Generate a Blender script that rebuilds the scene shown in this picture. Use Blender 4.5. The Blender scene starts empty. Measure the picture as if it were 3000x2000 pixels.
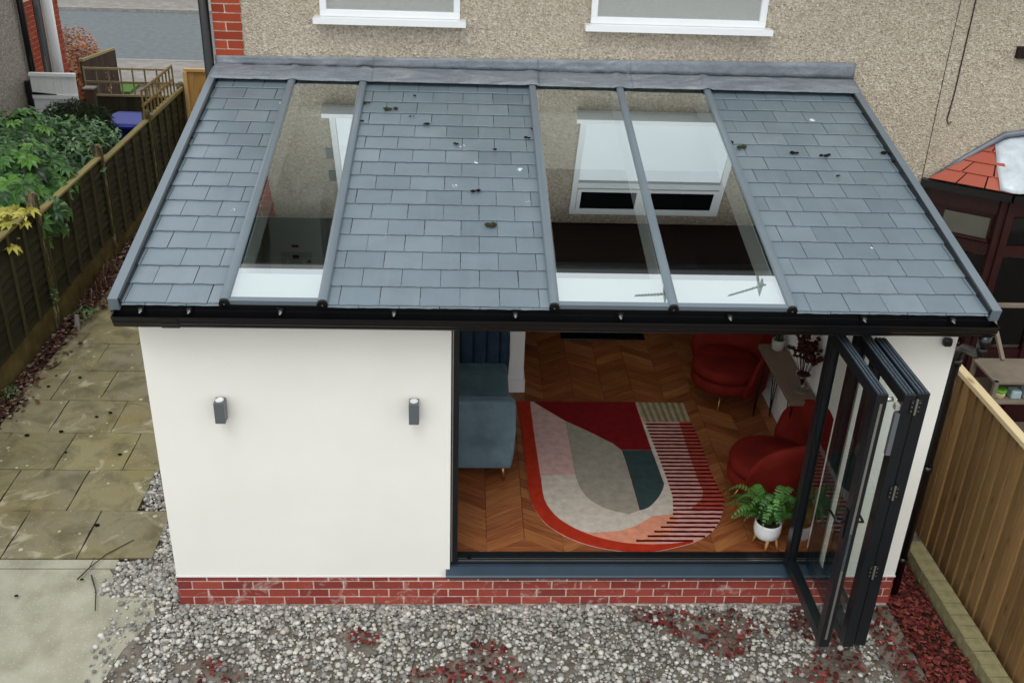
import bpy, math, random
from mathutils import Vector, Matrix
random.seed(7)
SC = bpy.context.scene
COL = SC.collection
R = math.radians

# ------------------------------------------------------------------ camera
CAM = Vector((2.099424, -5.835017, 5.369494))
RI = Vector((0.998669, -0.03907, 0.033677)); UP = Vector((-0.012236, 0.454815, 0.890502)); FW = Vector((0.050109, 0.889728, -0.453732))
cd = bpy.data.cameras.new('camera'); cam = bpy.data.objects.new('camera', cd); COL.objects.link(cam)
cd.sensor_width = 36.0; cd.lens = 2914.5735 / 3000 * 36.0; cd.shift_y = -44 / 3000
cd.clip_start = 0.05; cd.clip_end = 500
m3 = Matrix((RI, UP, -FW)).transposed()
cam.matrix_world = Matrix.Translation(CAM) @ m3.to_4x4()
SC.camera = cam
SC.render.resolution_x = 1024; SC.render.resolution_y = 682

# ------------------------------------------------------------------ overcast sky and soft sun
SUN_EL, SUN_AZ = R(58), R(200)
w = bpy.data.worlds.new('World'); SC.world = w; w.use_nodes = True
wn = w.node_tree.nodes; wl = w.node_tree.links
bg = wn['Background']
sky = wn.new('ShaderNodeTexSky'); sky.sky_type = 'NISHITA'; sky.sun_disc = False
sky.sun_elevation = SUN_EL; sky.sun_rotation = SUN_AZ; sky.dust_density = 4.0; sky.air_density = 1.0
hs = wn.new('ShaderNodeHueSaturation'); hs.inputs['Saturation'].default_value = 0.25
mx = wn.new('ShaderNodeMix'); mx.data_type = 'RGBA'; mx.inputs[0].default_value = 0.78
mx.inputs[7].default_value = (8.6, 9.05, 9.4, 1)          # even cloud cover
wl.new(sky.outputs[0], hs.inputs['Color']); wl.new(hs.outputs[0], mx.inputs[6]); wl.new(mx.outputs[2], bg.inputs[0])
bg.inputs[1].default_value = 0.12
sd = bpy.data.lights.new('sun', 'SUN'); sd.energy = 0.6; sd.angle = R(28); sd.color = (1, .97, .93)
so = bpy.data.objects.new('sun', sd); COL.objects.link(so)
sdir = Vector((math.sin(SUN_AZ) * math.cos(SUN_EL), math.cos(SUN_AZ) * math.cos(SUN_EL), math.sin(SUN_EL)))
so.location = (2, -3, 12)
so.rotation_euler = sdir.to_track_quat('Z', 'Y').to_euler()
SC.view_settings.view_transform = 'Standard'; SC.view_settings.look = 'None'
SC.view_settings.gamma = 1.0; SC.view_settings.exposure = 0.38
SC.view_settings.use_curve_mapping = False

# ------------------------------------------------------------------ pixel -> direction helpers (photo is 3000x2000)
FPX, CX, CY = 2914.5735, 1500.0, 956.0
def ray(px, py): return FW + RI * ((px - CX) / FPX) - UP * ((py - CY) / FPX)
def onz(p, z): d = ray(*p); return CAM + d * ((z - CAM.z) / d.z)
def ony(p, y): d = ray(*p); return CAM + d * ((y - CAM.y) / d.y)
def onx(p, x): d = ray(*p); return CAM + d * ((x - CAM.x) / d.x)
def Z7(x, y): return (1300 + x / 2.613, 940 + y / 2.613)
def Z8(x, y): return (1300 + x / 2.613, 1400 + y / 2.613)

# ------------------------------------------------------------------ materials
def lin(h):
    o = []
    for i in (0, 2, 4):
        v = int(h[i:i + 2], 16) / 255
        o.append(v / 12.92 if v <= .04045 else ((v + .055) / 1.055) ** 2.4)
    return tuple(o)
MATS = {}
class Nd:
    def __init__(s, name, rough=.6, spec=.5, metal=0.0):
        s.m = bpy.data.materials.new(name); s.m.use_nodes = True
        s.t = s.m.node_tree; s.n = s.t.nodes; s.l = s.t.links
        s.b = s.n['Principled BSDF']; s.b.inputs['Roughness'].default_value = rough
        s.b.inputs['Specular IOR Level'].default_value = spec; s.b.inputs['Metallic'].default_value = metal
        s.tc = s.n.new('ShaderNodeTexCoord'); MATS[name] = s.m
    def co(s, kind='Object', scale=(1, 1, 1)):
        mp = s.n.new('ShaderNodeMapping'); mp.inputs['Scale'].default_value = scale
        s.l.new(s.tc.outputs[kind], mp.inputs[0]); return mp.outputs[0]
    def rco(s, scale):       # object coordinates shifted per object
        mp = s.n.new('ShaderNodeMapping'); mp.inputs['Scale'].default_value = scale
        cm = s.n.new('ShaderNodeCombineXYZ'); r_ = s.math('MULTIPLY', s.rnd(), 53.0)
        for i in range(3): s.l.new(r_, cm.inputs[i])
        s.l.new(s.tc.outputs['Object'], mp.inputs[0]); s.l.new(cm.outputs[0], mp.inputs['Location']); return mp.outputs[0]
    def noise(s, scale, detail=4, co=None, rough=.55, dist=0):
        n = s.n.new('ShaderNodeTexNoise'); n.inputs['Scale'].default_value = scale
        n.inputs['Detail'].default_value = detail; n.inputs['Roughness'].default_value = rough; n.inputs['Distortion'].default_value = dist
        s.l.new(co if co is not None else s.tc.outputs['Object'], n.inputs['Vector']); return n.outputs['Fac']
    def vor(s, scale, co=None, out='Distance', feat='F1'):
        n = s.n.new('ShaderNodeTexVoronoi'); n.inputs['Scale'].default_value = scale; n.feature = feat
        s.l.new(co if co is not None else s.tc.outputs['Object'], n.inputs['Vector']); return n.outputs[out]
    def ramp(s, fac, stops, interp='LINEAR'):
        n = s.n.new('ShaderNodeValToRGB'); cr = n.color_ramp; cr.interpolation = interp
        while len(cr.elements) < len(stops): cr.elements.new(.5)
        for e, (p, c) in zip(cr.elements, stops):
            e.position = p; e.color = (*c, 1) if len(c) == 3 else c
        s.l.new(fac, n.inputs[0]); return n.outputs[0]
    def mix(s, fac, a, b, mode='MIX'):
        n = s.n.new('ShaderNodeMix'); n.data_type = 'RGBA'; n.blend_type = mode
        for i, v in ((0, fac), (6, a), (7, b)):
            if isinstance(v, (int, float)): n.inputs[i].default_value = v
            elif isinstance(v, tuple): n.inputs[i].default_value = (*v, 1)
            else: s.l.new(v, n.inputs[i])
        return n.outputs[2]
    def math(s, op, a, b=0.0, clamp=False):
        n = s.n.new('ShaderNodeMath'); n.operation = op; n.use_clamp = clamp
        for i, v in ((0, a), (1, b)):
            if isinstance(v, (int, float)): n.inputs[i].default_value = v
            else: s.l.new(v, n.inputs[i])
        return n.outputs[0]
    def rnd(s): n = s.n.new('ShaderNodeObjectInfo'); return n.outputs['Random']
    def isl(s): n = s.n.new('ShaderNodeNewGeometry'); return n.outputs['Random Per Island']
    def col(s, c):
        if isinstance(c, tuple): s.b.inputs['Base Color'].default_value = (*c, 1)
        else: s.l.new(c, s.b.inputs['Base Color'])
        return s
    def rough(s, c): s.l.new(c, s.b.inputs['Roughness']); return s
    def bump(s, h, strength=.3, dist=.01):
        n = s.n.new('ShaderNodeBump'); n.inputs['Strength'].default_value = strength; n.inputs['Distance'].default_value = dist
        s.l.new(h, n.inputs['Height']); s.l.new(n.outputs[0], s.b.inputs['Normal']); return s
def shade(c, k): return tuple(min(1, v * k) for v in c)
def plain(name, hexc, rough=.55, spec=.5, metal=0.0, nscale=18, amt=.25, bump=0.0, co=None):
    s = Nd(name, rough, spec, metal); c = lin(hexc) if isinstance(hexc, str) else hexc
    f = s.noise(nscale, 5, s.co(scale=co) if co else None)
    s.col(s.ramp(f, [(.3, shade(c, 1 - amt)), (.7, shade(c, 1 + amt))]))
    if bump: s.bump(f, bump, .01)
    return s.m

def m_glass(name, tint, k, c0):
    s = Nd(name); s.n.remove(s.b)
    tr = s.n.new('ShaderNodeBsdfTransparent'); tr.inputs[0].default_value = (*tint, 1)
    gl = s.n.new('ShaderNodeBsdfGlossy'); gl.inputs['Roughness'].default_value = 0.0; gl.inputs[0].default_value = (.94, .99, 1, 1)
    lw = s.n.new('ShaderNodeLayerWeight'); lw.inputs[0].default_value = .5
    sch = s.math('ADD', s.math('MULTIPLY', s.math('POWER', lw.outputs['Facing'], 5.0), .96), .04)
    fac = s.math('ADD', s.math('MULTIPLY', sch, k), c0, True)
    ms = s.n.new('ShaderNodeMixShader'); s.l.new(fac, ms.inputs[0]); s.l.new(tr.outputs[0], ms.inputs[1]); s.l.new(gl.outputs[0], ms.inputs[2])
    s.l.new(ms.outputs[0], s.n['Material Output'].inputs[0]); return s.m
m_glass('roof_glass', (.72, .80, .79), 2.0, .42)
m_glass('door_glass', (.93, .97, .95), 1.0, 0.0)
m_glass('window_glass', (.9, .93, .93), 1.5, .5)
m_glass('vase_glass', (.93, .94, .92), 1.0, .0)

# white silicone render
s = Nd('white_render', .85, .25); f1 = s.noise(1.3, 5); f2 = s.noise(160, 2)
f3 = s.noise(14, 4, None, .6, .8)
s.col(s.mix(s.ramp(f1, [(.35, (0, 0, 0)), (.75, (1, 1, 1))]), lin('f4f2ea'), lin('eeebe1'))).bump(s.math('ADD', s.math('MULTIPLY', f2, .25), f3), .16, .006)
# slates
s = Nd('slate', .36, .8); a = s.rnd(); geo = s.n.new('ShaderNodeNewGeometry')
base = s.ramp(a, [(0, lin('66747c')), (.3, lin('6f7d85')), (.6, lin('6a7880')), (.85, lin('758289')), (1, lin('617078'))])
n1 = s.noise(4, 6, geo.outputs['Position']); base = s.mix(s.ramp(n1, [(.4, (0, 0, 0)), (.75, (.4, .4, .4))]), base, lin('58636a'))
stk = s.n.new('ShaderNodeMapping'); stk.inputs['Scale'].default_value = (9, .8, .8); s.l.new(geo.outputs['Position'], stk.inputs[0])
base = s.mix(s.ramp(s.noise(1.0, 5, stk.outputs[0]), [(.55, (0, 0, 0)), (.8, (.2, .2, .2))]), base, lin('8b9599'))
sc_ = s.co('Generated', (1, 1, 1))
v1 = s.vor(3.1, geo.outputs['Position']); n2 = s.noise(26, 3, geo.outputs['Position'])
spot = s.math('MULTIPLY', s.math('LESS_THAN', v1, .075), s.math('GREATER_THAN', n2, .52))
base = s.mix(spot, base, lin('dfe4e6'))
s.col(base); s.bump(s.noise(60, 5, geo.outputs['Position']), .25, .004)
plain('slate_edge', '4a525a', .7)
plain('roof_underlay', '191c20', .9)
# powder coated aluminium
plain('grey_aluminium', '68737a', .33, .5, 0, 3, .06)
plain('dark_aluminium', '12171c', .3, .5, 0, 6, .1)
plain('navy_sill', '32424f', .32, .5, 0, 6, .08)
plain('black_plastic', '0b0b0d', .3, .5, 0, 6, .2)
plain('black_frame', '0f1214', .35, .5, 0, 8, .2)
plain('dusty_rail', '3a454d', .6, .4, 0, 55, .5, .3)
plain('steel', 'b6b6b2', .3, .5, .9, 30, .1)
plain('lead', '6f757d', .5, .5, .35, 5, .22, .5)
s = Nd('lead_flashing', .55, .5, .15); f1 = s.noise(2.2, 6, s.co(scale=(1, 4, 4)), .6, 1.5); f2 = s.noise(16, 5, None, .65, 2)
c = s.ramp(f1, [(.3, lin('6a7077')), (.55, lin('82888e')), (.7, lin('999ca0'))])
c = s.mix(s.ramp(f2, [(.5, (0, 0, 0)), (.75, (.6, .6, .6))]), c, lin('5f6168'))
s.col(c).bump(f2, .35, .02)
plain('bay_lead', 'c3ccd2', .4, .5, .1, 9, .18, .5)

# pebbledash
def pebble(name, cols, sc=74):
    s = Nd(name, .9, .2); v = s.n.new('ShaderNodeTexVoronoi'); v.inputs['Scale'].default_value = sc
    s.l.new(s.tc.outputs['Object'], v.inputs['Vector'])
    sep = s.n.new('ShaderNodeSeparateColor'); s.l.new(v.outputs['Color'], sep.inputs[0])
    c = s.ramp(sep.outputs[0], [(i / (len(cols) - 1), lin(h)) for i, h in enumerate(cols)])
    big = s.noise(1.1, 5); med = s.noise(28, 4)
    c = s.mix(s.ramp(med, [(.35, (0, 0, 0)), (.65, (.45, .45, .45))]), c, shade(lin(cols[0]), .8))
    c = s.mix(s.ramp(big, [(.35, (0, 0, 0)), (.75, (.5, .5, .5))]), c, shade(lin(cols[1]), .8))
    s.col(c).bump(v.outputs['Distance'], .8, .012); return s.m
pebble('pebbledash', ['978a77', 'beb19c', 'd6cab7', 'b4a793', 'e6ddcd', 'c9bda9'])
pebble('grey_pebbledash', ['7d756c', 'aea59b', 'cdc5ba', '8f867b', 'ded7cc'])
# brick and mortar
s = Nd('red_brick', .85, .2); a = s.rnd(); geo = s.n.new('ShaderNodeNewGeometry'); n1 = s.noise(20, 5, geo.outputs['Position']); n2 = s.noise(7, 6, geo.outputs['Position'], .7, 1)
c = s.ramp(a, [(0, lin('883a33')), (.4, lin('9c463b')), (.75, lin('aa5243')), (1, lin('7c3634'))])
c = s.mix(s.math('MULTIPLY', n1, .5), c, lin('7c3531'))
c = s.mix(s.ramp(n2, [(.56, (0, 0, 0)), (.68, (.6, .6, .6))]), c, lin('c9b8ac'))
s.col(c).bump(n1, .4, .006)
s = Nd('house_brick', .85, .2); n1 = s.noise(20, 5)
s.col(s.ramp(s.rnd(), [(0, lin('8d3a26')), (.5, lin('a64a30')), (1, lin('94402b'))])).bump(n1, .3, .005)
plain('mortar', 'd6c6b8', .95, .1, 0, 40, .25, .4)
# paving
s = Nd('paving_slab', .85, .25); geo = s.n.new('ShaderNodeNewGeometry'); P = geo.outputs['Position']
b = s.ramp(s.rnd(), [(0, lin('7f7759')), (.4, lin('8c8468')), (.7, lin('857d66')), (1, lin('938b66'))])
g = s.noise(1.4, 5, P); b = s.mix(s.ramp(g, [(.45, (0, 0, 0)), (.68, (.55, .55, .55))]), b, lin('857a46'))
g2 = s.noise(4, 6, P, .6, .5); b = s.mix(s.ramp(g2, [(.46, (0, 0, 0)), (.66, (.7, .7, .7))]), b, lin('5d553f'))
v1 = s.vor(7, P); n2 = s.noise(9, 4, P); n3 = s.noise(2.1, 3, P)
spot = s.math('MULTIPLY', s.math('LESS_THAN', s.math('ADD', v1, s.math('MULTIPLY', n2, .28)), .25), s.math('GREATER_THAN', n3, .48))
b = s.mix(s.math('MULTIPLY', spot, .7), b, lin('cdc6a6'))
sp2 = s.math('LESS_THAN', s.math('ADD', s.vor(26, P), s.math('MULTIPLY', s.noise(5, 3, P), .4)), .30)
b = s.mix(s.math('MULTIPLY', sp2, .5), b, lin('c7c09e'))
pal = s.noise(2.6, 5, P, .6, 1.2); b = s.mix(s.ramp(pal, [(.57, (0, 0, 0)), (.66, (.6, .6, .6))]), b, lin('bdb59a'))
s.col(b).bump(s.noise(30, 6, P), .35, .006)
s = Nd('concrete', .9, .2); geo = s.n.new('ShaderNodeNewGeometry'); P = geo.outputs['Position']
c = s.ramp(s.noise(3, 6, P), [(.3, lin('8f8b79')), (.55, lin('a9a593')), (.8, lin('b9b6a6'))])
c = s.mix(s.math('MULTIPLY', s.math('LESS_THAN', s.vor(40, P), .18), .5), c, lin('d2cebf'))
s.col(c).bump(s.noise(60, 5, P), .3, .005)
s = Nd('soil', .95, .1); s.col(s.ramp(s.noise(14, 6), [(.3, lin('241a14')), (.7, lin('43342a'))])).bump(s.noise(25, 5), .9, .03)
s = Nd('earth', .95, .1); s.col(s.ramp(s.noise(9, 6), [(.3, lin('5d564c')), (.7, lin('8b8378'))])).bump(s.noise(45, 5), .8, .02)
s = Nd('gravel', .8, .3); i = s.isl()
c = s.ramp(i, [(0, lin('6a6763')), (.25, lin('8e8b86')), (.5, lin('aaa7a0')), (.75, lin('c9c5bb')), (.92, lin('e2ded3')), (1, lin('9a8878'))]); s.col(s.mix(s.math('MULTIPLY', s.noise(60, 3), .35), c, lin('6f6a63')))
s = Nd('bark', .85, .2); i = s.isl()
c = s.ramp(i, [(0, lin('3c1614')), (.3, lin('5c231f')), (.6, lin('7b342e')), (.85, lin('95524a')), (1, lin('4b2019'))]); s.col(s.mix(s.math('MULTIPLY', s.noise(50, 3), .4), c, lin('40201c')))
s = Nd('fallen_leaf', .75, .3); i = s.isl()
s.col(s.ramp(i, [(0, lin('2a1a14')), (.35, lin('472a20')), (.6, lin('5d382b')), (.8, lin('745848')), (.93, lin('a39280')), (1, lin('4b3d28'))]))
plain('asphalt', '63696b', .85, .3, 0, 6, .16, .3)
plain('pavement', '85807a', .9, .2, 0, 4, .2, .2)
plain('kerb_stone', '8c8a85', .9, .2, 0, 9, .2)
s = Nd('grass', .8, .2); s.col(s.ramp(s.noise(30, 5), [(.3, lin('3c5c26')), (.7, lin('628a3c'))])).bump(s.noise(60, 3), 1, .03)
plain('edging', '8d8663', .9, .2, 0, 14, .3, .4)

# timber
def wood(name, c1, c2, axis, sc=3, rough=.75, knots=True, bump=.25):
    s = Nd(name, rough, .25); st = [22, 22, 22]; st[axis] = 1.2
    n = s.noise(sc, 6, s.rco(tuple(st)), .6, .6)
    a = s.math('ADD', s.math('MULTIPLY', n, .8), s.math('MULTIPLY', s.rnd(), .45))
    c = s.ramp(a, [(.25, lin(c1)), (.85, lin(c2))])
    if knots:
        kc = [6, 6, 6]; kc[axis] = 2.2
        v = s.vor(1.0, s.rco(tuple(kc))); c = s.mix(s.ramp(v, [(.05, (.8, .8, .8)), (.16, (0, 0, 0))]), c, shade(lin(c1), .5))
    s.col(c).bump(n, bump, .006); return s.m
wood('new_timber', '654a2c', 'a07f52', 2, 3, .75, True, .5)
wood('new_timber_top', 'b59a6c', 'd8c39a', 1, 3, .8, True, .1)
wood('gate_timber', 'a2793c', 'c79e5e', 2)
wood('rail_timber', 'b8935a', 'd3b27c', 0)
wood('dark_lap', '211f14', '3b3824', 1, 3, .85, False, .5)
wood('dark_batten', '2c291a', '4a452c', 2, 3, .85, False, .5)
wood('weathered_cap', '6e6238', '968a5c', 1, 3, .85, False)
wood('trellis_wood', '6c5a34', '9c8757', 1, 3, .85, False)
wood('grey_trellis', '665a40', '9a8a68', 0, 3, .85, False)
wood('brown_panel', '2d2019', '46352a', 2, 3, .85, False, .5)
s = Nd('plank', .42, .4); st = (1.5, 30, 30)
n = s.noise(2.2, 6, s.rco(st), .6, .7); a = s.math('ADD', s.math('MULTIPLY', n, .95), s.math('MULTIPLY', s.rnd(), .26))
s.col(s.ramp(a, [(.25, lin('522a14')), (.55, lin('854a29')), (.9, lin('b37747'))])).bump(n, .15, .003)
plain('floor_base', '2a150b', .8)
wood('table_wood', '5b4a3c', '7d6958', 1, 3, .6, False)
wood('leg_wood', 'a4713f', 'c9955c', 2, 3, .55, False)
plain('black_metal', '0c0c0c', .4, .5, .3, 10, .2)
plain('gold_metal', 'b98e5a', .3, .5, .9, 10, .1)
# concrete posts with peeling
s = Nd('post_concrete', .9, .15); n = s.noise(18, 6, s.co(scale=(1, 1, .35)), .65)
s.col(s.ramp(n, [(.42, lin('453e2c')), (.55, lin('6c6449')), (.68, lin('a49b83'))])).bump(n, .6, .01)
s = Nd('gravel_board', .9, .15); n = s.noise(4, 6); s.col(s.ramp(n, [(.3, lin('4a4029')), (.55, lin('675a35')), (.8, lin('7d7146'))])).bump(n, .3, .01)
# interior
plain('white_paint', 'e6e4de', .6, .3, 0, 2, .03)
plain('ceiling_white', 'e9e8e3', .8, .2, 0, 2, .03)
plain('boiler_room_paint', 'd3d6cf', .7, .2, 0, 2, .05)
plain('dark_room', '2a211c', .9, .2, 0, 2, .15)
plain('boiler_white', 'e4e6e3', .3, .5, 0, 3, .03)
plain('boiler_panel', 'c9cdca', .35, .5, 0, 3, .03)
plain('logo_red', 'a02138', .5); plain('screen_black', '10181c', .15)
def velvet(name, a, b):
    s = Nd(name, .8, .15); n = s.noise(5, 5); s.col(s.ramp(n, [(.3, lin(a)), (.7, lin(b))]))
    s.b.inputs['Sheen Weight'].default_value = .5; s.b.inputs['Sheen Roughness'].default_value = .4
    s.b.inputs['Sheen Tint'].default_value = (*lin(b), 1); s.bump(s.noise(220, 2), .1, .002)
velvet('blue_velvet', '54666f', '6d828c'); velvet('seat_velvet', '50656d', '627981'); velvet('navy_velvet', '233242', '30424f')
velvet('red_velvet', '5a140d', '761e13')
def pile(name, h, amt=.16):
    s = Nd(name, .95, .05); c = lin(h); n = s.noise(14, 5); n2 = s.noise(420, 2)
    s.col(s.ramp(n, [(.3, shade(c, 1 - amt)), (.7, shade(c, 1 + amt))])).bump(n2, .6, .006)
for k, h in dict(rug_red='b03420', rug_wine='7c1c1f', rug_pink='d0a9a1', rug_cream='cfc4b6', rug_grey='a39a8c', rug_green='3a4a4a', rug_peach='dd9477', rug_rose='d8a297', rug_stripe='4a0f12', rug_beige='a99a80', rug_beige_dark='857659', rug_red2='b85244').items(): pile(k, h)
plain('pot_white', 'e8e8e6', .35, .5, 0, 3, .02); plain('ceramic_grey', 'a9a59c', .6, .3, 0, 8, .08)
plain('dried_stem', '2b1712', .8); plain('dried_flower', '3c1d18', .85, .2, 0, 20, .4)
plain('blind_white', 'f2f3f3', .9, .1, 0, 2, .02)
plain('upvc_white', 'eceeee', .3, .5, 0, 3, .02)
plain('rosewood', '2c0f0e', .4, .4, 0, 5, .3, 0, (8, 8, 1)); plain('soffit_brown', '22140e', .7, .3, 0, 6, .2)
plain('dark_glass', '0c0f10', .05, .6)
plain('grey_pane', '59584f', .15, .5, 0, 4, .1)
s = Nd('roof_tile_red', .8, .2); s.col(s.ramp(s.rnd(), [(0, lin('a35343')), (1, lin('b56653'))])).bump(s.noise(20, 4), .2, .005)
plain('house_roof_tile', '6b4436', .85, .2, 0, 6, .2)
plain('fixture_grey', '5d6266', .4, .5, 0, 10, .06)
plain('lamp_lens', 'e8e8e6', .3); plain('bin_blue', '1d2f93', .35, .5, 0, 4, .1); plain('moss', '1d1b14', .95, .1, 0, 60, .5, 1)
plain('moss_green', '3a3a22', .95, .1, 0, 60, .4, 1)
plain('tub_green', '5f9a2e', .5); plain('tub_cream', 'c9bd8a', .6); plain('box_teal', '9fb5b5', .5, .4, 0, 12, .3)
plain('pale_timber', '7d7264', .8, .2, 0, 6, .15)
plain('dark_hedge', '1c2416', .9)
plain('leaf_litter_twig', '3a2b20', .9)
# leaves
def leafm(name, cols, rough=.38, isl=False, tr=.25):
    s = Nd(name, rough, .5); a = s.isl() if isl else s.rnd()
    c = s.ramp(a, [(i / (len(cols) - 1), lin(h)) for i, h in enumerate(cols)])
    c = s.mix(s.math('MULTIPLY', s.noise(9, 3), .35), c, shade(lin(cols[0]), .7)); s.col(c)
    s.b.inputs['Transmission Weight'].default_value = 0
    return s.m
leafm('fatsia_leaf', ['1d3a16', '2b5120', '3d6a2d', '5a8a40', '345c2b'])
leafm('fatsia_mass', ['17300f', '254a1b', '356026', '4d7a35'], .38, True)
leafm('fatsia_light', ['4a7a2c', '5f9038', '729e44'])
leafm('shrub_leaf', ['2a4a20', '45703a', '66905a', '527a46', '86a672', '385c2e'], .35, True)
leafm('yellow_leaf', ['8c8a2c', 'b3ad45', 'cfc765', 'a39c3a'], .45)
leafm('conifer_leaf', ['1b2812', '2b3b1a', '37461f'], .7, True)
leafm('beech_leaf', ['8a5638', 'b0764f', 'c98f68', 'a1633f', 'd3a27e'], .7, True)
leafm('fern_leaf', ['2f5520', '42702b', '578a3a', '375f26'], .5)
leafm('weed_leaf', ['3a4f2a', '58703d', '7d8f63'], .6, True)

# ------------------------------------------------------------------ mesh helpers
WLOC = {}
def wloc(o): return WLOC.get(o.name, Vector((0, 0, 0))) if o else Vector((0, 0, 0))
def props(o, label=None, cat=None, group=None, kind=None):
    if label: o['label'] = label
    if cat: o['category'] = cat
    if group: o['group'] = group
    if kind: o['kind'] = kind
    return o
def empty(name, loc, label=None, cat=None, group=None, kind=None):
    o = bpy.data.objects.new(name, None); COL.objects.link(o); o.location = loc; o.empty_display_size = .2
    WLOC[o.name] = Vector(loc); return props(o, label, cat, group, kind)
def mesh_data(name, v, f, mat, smooth=False):
    me = bpy.data.meshes.new(name); me.from_pydata([tuple(p) for p in v], [], f)
    for m in (mat if isinstance(mat, (list, tuple)) else [mat]): me.materials.append(MATS[m])
    if smooth: me.polygons.foreach_set('use_smooth', [True] * len(me.polygons))
    me.update(); return me
def put(name, me, parent=None, loc=(0, 0, 0), rot=None):
    o = bpy.data.objects.new(name, me); COL.objects.link(o); o.parent = parent
    o.location = Vector(loc) - wloc(parent)
    if rot is not None: o.rotation_euler = rot
    WLOC[o.name] = Vector(loc); return o
class MB:
    def __init__(s): s.v = []; s.f = []
    def add(s, v, f):
        n = len(s.v); s.v += [Vector(p) for p in v]; s.f += [[i + n for i in q] for q in f]; return s
    def box(s, x0, x1, y0, y1, z0, z1):
        v = [(x0, y0, z0), (x1, y0, z0), (x1, y1, z0), (x0, y1, z0), (x0, y0, z1), (x1, y0, z1), (x1, y1, z1), (x0, y1, z1)]
        return s.add(v, [(0, 3, 2, 1), (4, 5, 6, 7), (0, 1, 5, 4), (1, 2, 6, 5), (2, 3, 7, 6), (3, 0, 4, 7)])
    def bar(s, a, b, w, h, up=(0, 0, 1)):
        a, b = Vector(a), Vector(b); d = (b - a).normalized(); u = Vector(up); x = d.cross(u)
        if x.length < 1e-4: x = d.cross(Vector((1, 0, 0)))
        x.normalize(); u = x.cross(d); v = []
        for p in (a, b):
            for i, j in ((-1, -1), (1, -1), (1, 1), (-1, 1)): v.append(p + x * (i * w / 2) + u * (j * h / 2))
        return s.add(v, [(0, 1, 2, 3), (7, 6, 5, 4), (0, 4, 5, 1), (1, 5, 6, 2), (2, 6, 7, 3), (3, 7, 4, 0)])
    def tube(s, pts, r, n=8, cap=True):
        pts = [Vector(p) for p in pts]; rr = r if isinstance(r, (list, tuple)) else [r] * len(pts); n0 = len(s.v); prev = None
        for i, p in enumerate(pts):
            d = (pts[min(i + 1, len(pts) - 1)] - pts[max(i - 1, 0)]).normalized()
            x = prev - d * prev.dot(d) if prev else d.cross(Vector((0, 0, 1)) if abs(d.z) < .9 else Vector((1, 0, 0)))
            x.normalize(); prev = x; y = d.cross(x)
            for k in range(n):
                a = 2 * math.pi * k / n; s.v.append(p + (x * math.cos(a) + y * math.sin(a)) * rr[i])
        for i in range(len(pts) - 1):
            for k in range(n):
                a, b = n0 + i * n + k, n0 + i * n + (k + 1) % n; s.f.append([a, b, b + n, a + n])
        if cap: s.f.append([n0 + k for k in range(n)][::-1]); s.f.append([n0 + (len(pts) - 1) * n + k for k in range(n)])
        return s
    def lathe(s, prof, c, n=24):
        n0 = len(s.v); c = Vector(c)
        for r, z in prof:
            for k in range(n):
                a = 2 * math.pi * k / n; s.v.append(c + Vector((r * math.cos(a), r * math.sin(a), z)))
        for i in range(len(prof) - 1):
            for k in range(n):
                a, b = n0 + i * n + k, n0 + i * n + (k + 1) % n; s.f.append([a, b, b + n, a + n])
        s.f.append([n0 + k for k in range(n)][::-1]); s.f.append([n0 + (len(prof) - 1) * n + k for k in range(n)]); return s
    def prism(s, poly, h):           # poly: list of 3D points, extruded by vector h
        n = len(poly); h = Vector(h); n0 = len(s.v)
        s.v += [Vector(p) for p in poly] + [Vector(p) + h for p in poly]
        s.f.append([n0 + i for i in range(n)][::-1]); s.f.append([n0 + n + i for i in range(n)])
        for i in range(n): j = (i + 1) % n; s.f.append([n0 + i, n0 + j, n0 + n + j, n0 + n + i])
        return s
    def build(s, name, mat, parent=None, smooth=False, bevel=0, seg=2, fixn=True):
        o = put(name, mesh_data(name, s.v, s.f, mat, smooth), parent)
        if fixn:
            import bmesh
            b = bmesh.new(); b.from_mesh(o.data); bmesh.ops.recalc_face_normals(b, faces=b.faces); b.to_mesh(o.data); b.free()
        if bevel:
            md = o.modifiers.new('bevel', 'BEVEL'); md.width = bevel; md.segments = seg; md.limit_method = 'ANGLE'; md.angle_limit = R(40)
            md.harden_normals = False
        return o
def boxo(name, mat, parent, *a, bevel=0): return MB().box(*a).build(name, mat, parent, bevel=bevel)
def struct(o): o['kind'] = 'structure'; return o
U = random.uniform

# ------------------------------------------------------------------ ground, road, pavements
g = MB().box(-90, 90, -60, 120, -.3, -.03).build('ground', 'earth'); struct(g)
struct(boxo('road', 'asphalt', None, -60, 40, 18.1, 24.6, -.029, -.012))
struct(boxo('near_pavement', 'pavement', None, -60, 40, 15.9, 17.95, -.029, .07))
struct(boxo('near_kerb', 'kerb_stone', None, -60, 40, 17.96, 18.09, -.029, .075))
struct(boxo('far_kerb', 'kerb_stone', None, -60, 40, 24.61, 24.74, -.029, .075))
struct(boxo('far_pavement', 'pavement', None, -60, 40, 24.75, 26.6, -.029, .07))
struct(boxo('far_verge', 'grass', None, -60, 40, 26.61, 60, -.029, .08))
struct(boxo('drive', 'pavement', None, -4.25, -.1, 11.0, 15.85, -.029, .0))
struct(boxo('passage_path', 'paving_slab', None, -2.33, -.03, 4.2, 10.5, -.029, -.006))
struct(boxo('front_lawn', 'grass', None, -6.1, -4.9, 15.2, 15.88, -.029, .03))

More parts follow.
